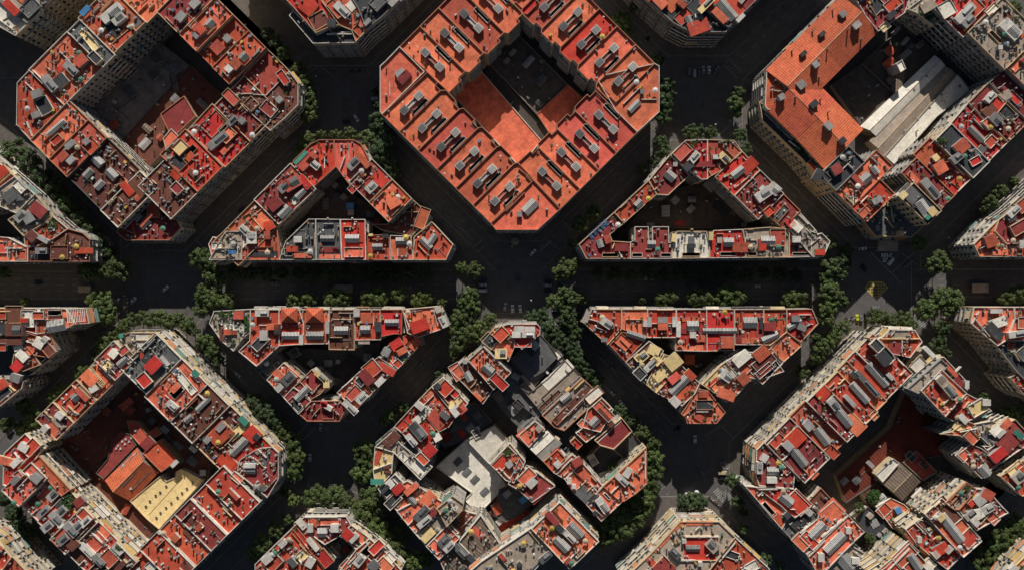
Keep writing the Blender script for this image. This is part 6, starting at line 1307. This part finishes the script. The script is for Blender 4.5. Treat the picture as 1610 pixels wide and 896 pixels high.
def vehicle(kind, col, px, py, rot, label, group, cat, z=0):
    x, y = W(px, py, 1)
    if (kind, col) not in CK:
        body, wins, sw, wh, hd, xs, hw = car_parts(kind)
        CK[(kind, col)] = (body.mesh('body', [PAINT[col]]), [w.mesh('windscreen', [M_glass]) for w in wins], sw.mesh('side_window', [M_glass]), wh.mesh('wheel', [M_tyre, M_metal]), hd.mesh('headlight', [M_lampw]), hd.mesh('tail_light', [M_lampr]), xs, hw)
    b, ws, sw, wh, hd, tl, xs, hw = CK[(kind, col)]
    o = link('delivery_van' if kind == 'van' else 'car', None, None, (x, y, z), R(rot))
    link('body', b, o)
    for i, w in enumerate(ws): link('windscreen' if i == 0 else 'rear_window', w, o)
    link('side_window', sw, o)
    for a in xs:
        for s in (-1, 1): link('wheel', wh, o, (a, s * (hw - .08), .32))
    fx = 2.44 if kind == 'van' else 2.1
    for s in (-.6, .6): link('headlight', hd, o, (fx, s, .66)); link('tail_light', tl, o, (-(2.47 if kind == 'van' else 2.1), s, .75))
    tag(o, label, cat, group)
CARS = [('car', 'white', 560, 186, -60, 'white car turning on the upper left crossing'), ('car', 'black', 545, 191, 0, 'dark car beside the white one on the upper left crossing'),
 ('van', 'silver', 591, 156, 0, 'silver van parked left of the top centre block'), ('car', 'black', 591, 163, 0, 'dark car parked just below the silver van'), ('car', 'white', 613, 221, -70, 'white car parked under trees beneath the top centre block\'s left corner'),
 ('van', 'grey', 1084, 112, 90, 'grey van at the left end of the row on the upper right crossing'), ('van', 'silver', 1092, 115, 90, 'silver van second in the row on the upper right crossing'), ('car', 'grey', 1099, 112, 90, 'grey car in the middle of the upper right crossing\'s row'), ('car', 'silver', 1106, 110, 90, 'silver car beside the white one in the upper right row'), ('car', 'white', 1115, 110, 90, 'white car at the right of the upper right crossing\'s row'), ('car', 'grey', 1127, 110, 50, 'tilted grey car ending the upper right crossing\'s row'), ('car', 'black', 1017, 62, 50, 'black car driving right of the top centre block'),
 ('car', 'white', 260, 454, 50, 'white car crossing the left crossing of the avenue'), ('car', 'white', 209, 472, 50, 'white car under the tree shadow at the left crossing'), ('car', 'silver', 352, 567, -45, 'silver car beside the lit facade of the bottom left block'), ('car', 'silver', 373, 588, -50, 'silver car driving left of the lower left triangle'),
 ('car', 'white', 838, 397, 45, 'white car north of the central crossing'), ('car', 'blue', 813, 438, -50, 'dark blue car in the middle of the central crossing'), ('van', 'white', 759, 457, 0, 'white van parked left on the central crossing'), ('car', 'silver', 759, 448, 0, 'silver car parked above the white van at the central crossing'), ('car', 'black', 760, 440, 0, 'black car highest in the row left of the central crossing'),
 ('car', 'black', 861, 441, 0, 'black car highest in the row right of the central crossing'), ('car', 'silver', 861, 449, 0, 'silver car between two black ones right of the central crossing'), ('car', 'black', 861, 456, 0, 'black car lowest in the row right of the central crossing'),
 ('car', 'silver', 794, 482, 80, 'silver car first in the row below the central crossing'), ('car', 'white', 806, 485, 92, 'white car second in the row below the central crossing'), ('car', 'white', 818, 485, 97, 'white car third in the row below the central crossing'), ('car', 'blue', 832, 492, 97, 'blue car last in the row below the central crossing'),
 ('car', 'grey', 946, 564, -45, 'grey car far up the street left of the lower right triangle'), ('car', 'grey', 964, 580, -50, 'grey car midway down the street left of the lower right triangle'), ('car', 'silver', 962, 617, -45, 'silver car parked by trees below the lower right triangle\'s street'), ('car', 'white', 978, 634, -50, 'white car lowest in the street left of the lower right triangle'), ('car', 'white', 874, 487, 0, 'white car half hidden under trees right of the central crossing'),
 ('car', 'grey', 663, 571, 45, 'grey car below the lower left triangle'), ('car', 'white', 1357, 391, 5, 'white car left of the grey church front'), ('van', 'white', 1401, 411, 52, 'white van beside the white tables on the right crossing'), ('van', 'grey', 1428, 415, 42, 'long grey van on the right crossing'), ('car', 'black', 1359, 421, -50, 'black car in shade on the right crossing'),
 ('car', 'yellow green', 1348, 500, 92, 'yellow green car parked above the bottom right block'), ('car', 'grey', 1354, 501, 88, 'grey car beside the yellow green one'), ('van', 'black', 1362, 499, 90, 'black van beside the grey car above the bottom right block'), ('van', 'grey', 1377, 484, 0, 'dark grey van above the tree by the box junction'),
 ('car', 'white', 487, 719, 90, 'white car parked right of the bottom left block'), ('car', 'silver', 504, 671, 85, 'silver car entering the lower left crossing'), ('car', 'black', 551, 774, -50, 'black car beside the bushy trees on the lower left crossing'), ('car', 'white', 523, 763, 0, 'white car above the bushy trees on the lower left crossing'), ('car', 'grey', 512, 756, 0, 'grey car up left of the white one on the lower left crossing'),
 ('car', 'white', 1093, 690, 90, 'white car at the head of the lower right crossing'), ('car', 'black', 1066, 674, 60, 'black car under the lower right triangle\'s bottom corner'), ('car', 'grey', 1103, 742, -50, 'grey car in the middle of the lower right crossing'), ('car', 'grey', 1135, 727, 0, 'grey car above the tan van on the lower right crossing'), ('van', 'tan', 1136, 743, 0, 'tan van parked right on the lower right crossing'), ('car', 'black', 1136, 752, 0, 'black car below the tan van'),
 ('car', 'black', 15, 680, 45, 'black car left of the bottom left block'), ('car', 'grey', 560, 300, -45, 'grey car in the shaded street right of the upper left triangle'), ('car', 'grey', 650, 372, -45, 'grey car near the right tip of the upper left triangle'), ('car', 'grey', 1250, 330, -45, 'grey car in the dark street right of the upper right triangle'), ('car', 'black', 380, 330, 45, 'black car in the dark street above the upper left triangle'), ('car', 'silver', 120, 205, 45, 'silver car'), ('car', 'grey', 700, 640, 45, 'grey car above the bottom centre block\'s left side'), ('car', 'grey', 1205, 655, 45, 'grey car in the dark street above the bottom right block\'s left corner'), ('car', 'grey', 640, 452, 0, 'grey car on the avenue above the lower left triangle'), ('car', 'silver', 1190, 450, 0, 'silver car on the avenue above the lower right triangle'), ('car', 'grey', 430, 445, 0, 'grey car on the avenue below the upper left triangle'), ('van', 'silver', 1020, 438, 0, 'silver van on the avenue below the upper right triangle'), ('car', 'black', 60, 445, 0, 'black car on the avenue near the left edge')]
for k, c, px, py, r, l in CARS:
    if l == 'silver car': continue
    vehicle(k, c, px, py, r, l, 'cars and vans on the streets', 'van' if k == 'van' else 'car')
# recycling bins, kiosks, tables, ramps
M_bin = PAINT['white']
def bins(px, py, lab):
    m = MB(); m.tube((0, 0, 0), (0, 0, 1.9), 1.15, 1.25, 14); x, y = W(px, py, 1); o = link('waste_container', None, None, (x, y, .13)); link('body', m.mesh('body', [M_bin]), o)
    m = MB(); m.tube((0, 0, 1.9), (0, 0, 2.15), 1.3, .9, 14); m.tube((0, 0, 2.15), (0, 0, 2.3), .9, .25, 14); l = link('lid', m.mesh('lid', [M_boxw]), o)
    tag(o, lab, 'waste container', 'white waste containers')
bins(1080, 777, 'white round waste container, left of three above the cropped lower right block'); bins(1088, 777, 'white round waste container, middle of three above the cropped lower right block'); bins(1095, 773, 'white round waste container, right of three above the cropped lower right block')
def slab_canopy(px, py, L, Wd, rot, lab, name='ramp_canopy', cat='canopy', h=3):
    x, y = W(px, py, h); o = link(name, None, None, (x, y, 0), R(rot)); m = MB(); m.box(0, 0, h, L, Wd, .25); link('roof', m.mesh('roof', [ROOF['L']]), o)
    for a in (-1, 1):
        for b_ in (-1, 1): m = MB(); m.box(a * (L / 2 - .4), b_ * (Wd / 2 - .4), 0, .25, .25, h); link('post', m.mesh('post', [M_metal]), o)
    tag(o, lab, cat)
slab_canopy(133, 455, 7, 3.6, 0, 'flat grey shelter roof on the avenue at the left'); slab_canopy(1541, 453, 9, 5, 0, 'flat grey shelter roof on the avenue at the right'); slab_canopy(540, 454, 10, 4.5, 0, 'dim grey shelter roof on the avenue above the lower left triangle')
slab_canopy(1396, 387, 11, 6, 0, 'dark porch before the grey church front', 'porch', 'porch', 4)
m = MB(); n = 14; x, y = W(810, 380, 3); o = link('kiosk', None, None, (x, y, .13)); m.tube((0, 0, 0), (0, 0, 2.6), 1.7, 1.7, n); link('body', m.mesh('body', [M_box]), o)
m = MB(); m.tube((0, 0, 2.6), (0, 0, 2.75), 2.2, 2.2, n); m.tube((0, 0, 2.75), (0, 0, 3.5), 2.2, .2, n); link('roof', m.mesh('roof', [ROOF['L']]), o); tag(o, 'round kiosk with grey conical roof at the top centre block\'s bottom corner', 'kiosk')
for i, (px, py) in enumerate([(1387, 400), (1391, 400), (1395, 400), (1401, 400), (1387, 403), (1391, 403), (1395, 403), (1399, 403), (1390, 407), (1394, 407), (1389, 411), (1392, 411)]):
    x, y = W(px, py, .7); m = cached('ctab', lambda: (lambda q: (q.tube((0, 0, .7), (0, 0, .76), .62, .62, 10), q.tube((0, 0, 0), (0, 0, .7), .06, .06, 6), q.mesh('table', [PAINT['white']]))[2])(MB()))
    o = link('cafe_table', None, None, (x, y, .005)); link('tabletop', m, o)
    cm = cached('cchair', lambda: (lambda q: (q.box(0, 0, .42, .42, .42, .05), q.box(0, .2, .45, .42, .05, .42), [q.box(a, b_, 0, .04, .04, .42) for a in (-.18, .18) for b_ in (-.18, .18)], q.mesh('chair', [M_metal]))[3])(MB()))
    tag(o, 'small round white table in the cluster before the grey church front', 'table', 'white round tables before the church')
# motorcycles
def moto_meshes():
    b = MB(); b.box(0, 0, .45, 1.0, .28, .35); b.box(.35, 0, .75, .5, .26, .2); b.tube((.75, 0, .35), (.5, 0, 1.05), .04, .04, 5); b.box(.5, 0, 1.02, .08, .7, .05)
    s = MB(); s.box(-.3, 0, .8, .75, .28, .1); w = MB(); w.tube((0, -.06, 0), (0, .06, 0), .3, .3, 10)
    return b, s, w
b_, s_, w_ = moto_meshes(); wm = w_.mesh('wheel', [M_tyre]); sm_ = s_.mesh('seat', [M_dark])
mb_ = [b_.mesh('body', [PAINT[c]]) for c in ('white', 'silver', 'black', 'red')]
MOTO = [('by the crosswalk below the cropped upper left block', [(550 + i * 3.2, 112 - (i % 2), 60) for i in range(7)]), ('on the pavement left of the central crossing', [(745 + i * 2.6, 440 + i * 2.0, 20) for i in range(8)]), ('beside the yellow green car', [(1328 + i * 2.2, 502 - (i % 3) * 1.5, 70) for i in range(8)]), ('at the lower right crossing\'s right corner', [(1115 + i * 3, 781 + i * 2.6, 40) for i in range(6)]), ('under the trees right of the central crossing', [(872 + i * 2.5, 446 + (i % 2) * 2, 80) for i in range(6)]), ('along the right crossing\'s lower left kerb', [(1326 + i * 2.2, 484 - i * 2.6, 30) for i in range(7)])]
for place, l in MOTO:
    for n, (px, py, r) in enumerate(l):
        x, y = W(px, py, .6); o = link('motorcycle', None, None, (x, y, .13), R(r)); link('body', mb_[(n * 7 + len(place)) % 4], o); link('seat', sm_, o)
        for a in (-.7, .75): link('wheel', wm, o, (a, 0, .3))
        tag(o, 'motorcycle %s from left in the row %s' % (ORD[n], place), 'motorcycle', 'motorcycles parked in rows')
# street lamps
def lamp(px, py, rot, lab):
    x, y = W(px, py, 8.5); o = link('street_lamp', None, None, (x, y, .02), R(rot))
    def pole():
        m = MB(); m.tube((-1.6, 0, 0), (-1.6, 0, 8), .11, .07, 8); m.tube((-1.6, 0, 8), (0, 0, 8.6), .06, .05, 6); return m.mesh('pole', [M_metal])
    def head():
        m = MB(); m.tube((0, 0, 8.5), (0, 0, 8.7), .42, .3, 10); m.tube((0, 0, 8.42), (0, 0, 8.5), .34, .42, 10, 1); return m.mesh('lamp_head', [M_boxw, M_glass])
    link('pole', cached('pole', pole), o); link('lamp_head', cached('head', head), o); tag(o, lab, 'street lamp', 'street lamps')
for px, py, r, l in [(835, 472, 130, 'street lamp with long arm right of the car row below the central crossing'), (805, 388, 90, 'street lamp near the round kiosk'), (916, 516, 180, 'street lamp left of the lower right triangle\'s tip'), (1125, 196, 200, 'street lamp above the upper right triangle\'s top corner'), (1144, 736, 0, 'street lamp by the tan van'), (1151, 770, 0, 'street lamp at the lower right crossing\'s right edge'), (1466, 512, 90, 'street lamp left of the far right lower wedge'), (868, 484, 0, 'street lamp under trees right of the central crossing'), (613, 100, 45, 'street lamp left of the top centre block\'s upper corner'), (1492, 374, 0, 'street lamp left of the far right upper wedge'), (176, 394, 0, 'street lamp at the left crossing\'s upper edge'), (497, 120, 0, 'street lamp by the crosswalk of the upper left crossing')]: lamp(px, py, r, l)

# -------------------------------------------------------- light, sky, camera
w = bpy.data.worlds.new('World'); scene.world = w; w.use_nodes = True
nt = w.node_tree; sky = nt.nodes.new('ShaderNodeTexSky'); sky.sky_type = 'NISHITA'; sky.sun_disc = False; sky.sun_elevation = R(SUN_EL); sky.sun_rotation = 0
bg = nt.nodes['Background']; bg.inputs['Strength'].default_value = .036; nt.links.new(sky.outputs[0], bg.inputs[0])
sl = bpy.data.lights.new('sun', 'SUN'); sl.energy = 5.0; sl.angle = R(.5); sl.color = (1, .96, .89)
so = bpy.data.objects.new('sun', sl); COL.objects.link(so); so.rotation_euler = (R(-(90 - SUN_EL)), 0, 0); so.location = (0, 0, 200)
cd = bpy.data.cameras.new('camera'); cd.lens = 24; cd.sensor_width = 36; cd.clip_start = 1; cd.clip_end = 3000
co = bpy.data.objects.new('camera', cd); COL.objects.link(co); co.location = (0, 0, CAMH); scene.camera = co
scene.view_settings.view_transform = 'Standard'; scene.view_settings.look = 'None'; scene.view_settings.exposure = 0
dup = {l: v for l, v in LABELS.items() if len(v) > 1 and 'small round white table' not in l}
print('DUP LABELS', dup); print('LONG', [l for l in LABELS if not 4 <= len(l.split()) <= 16])
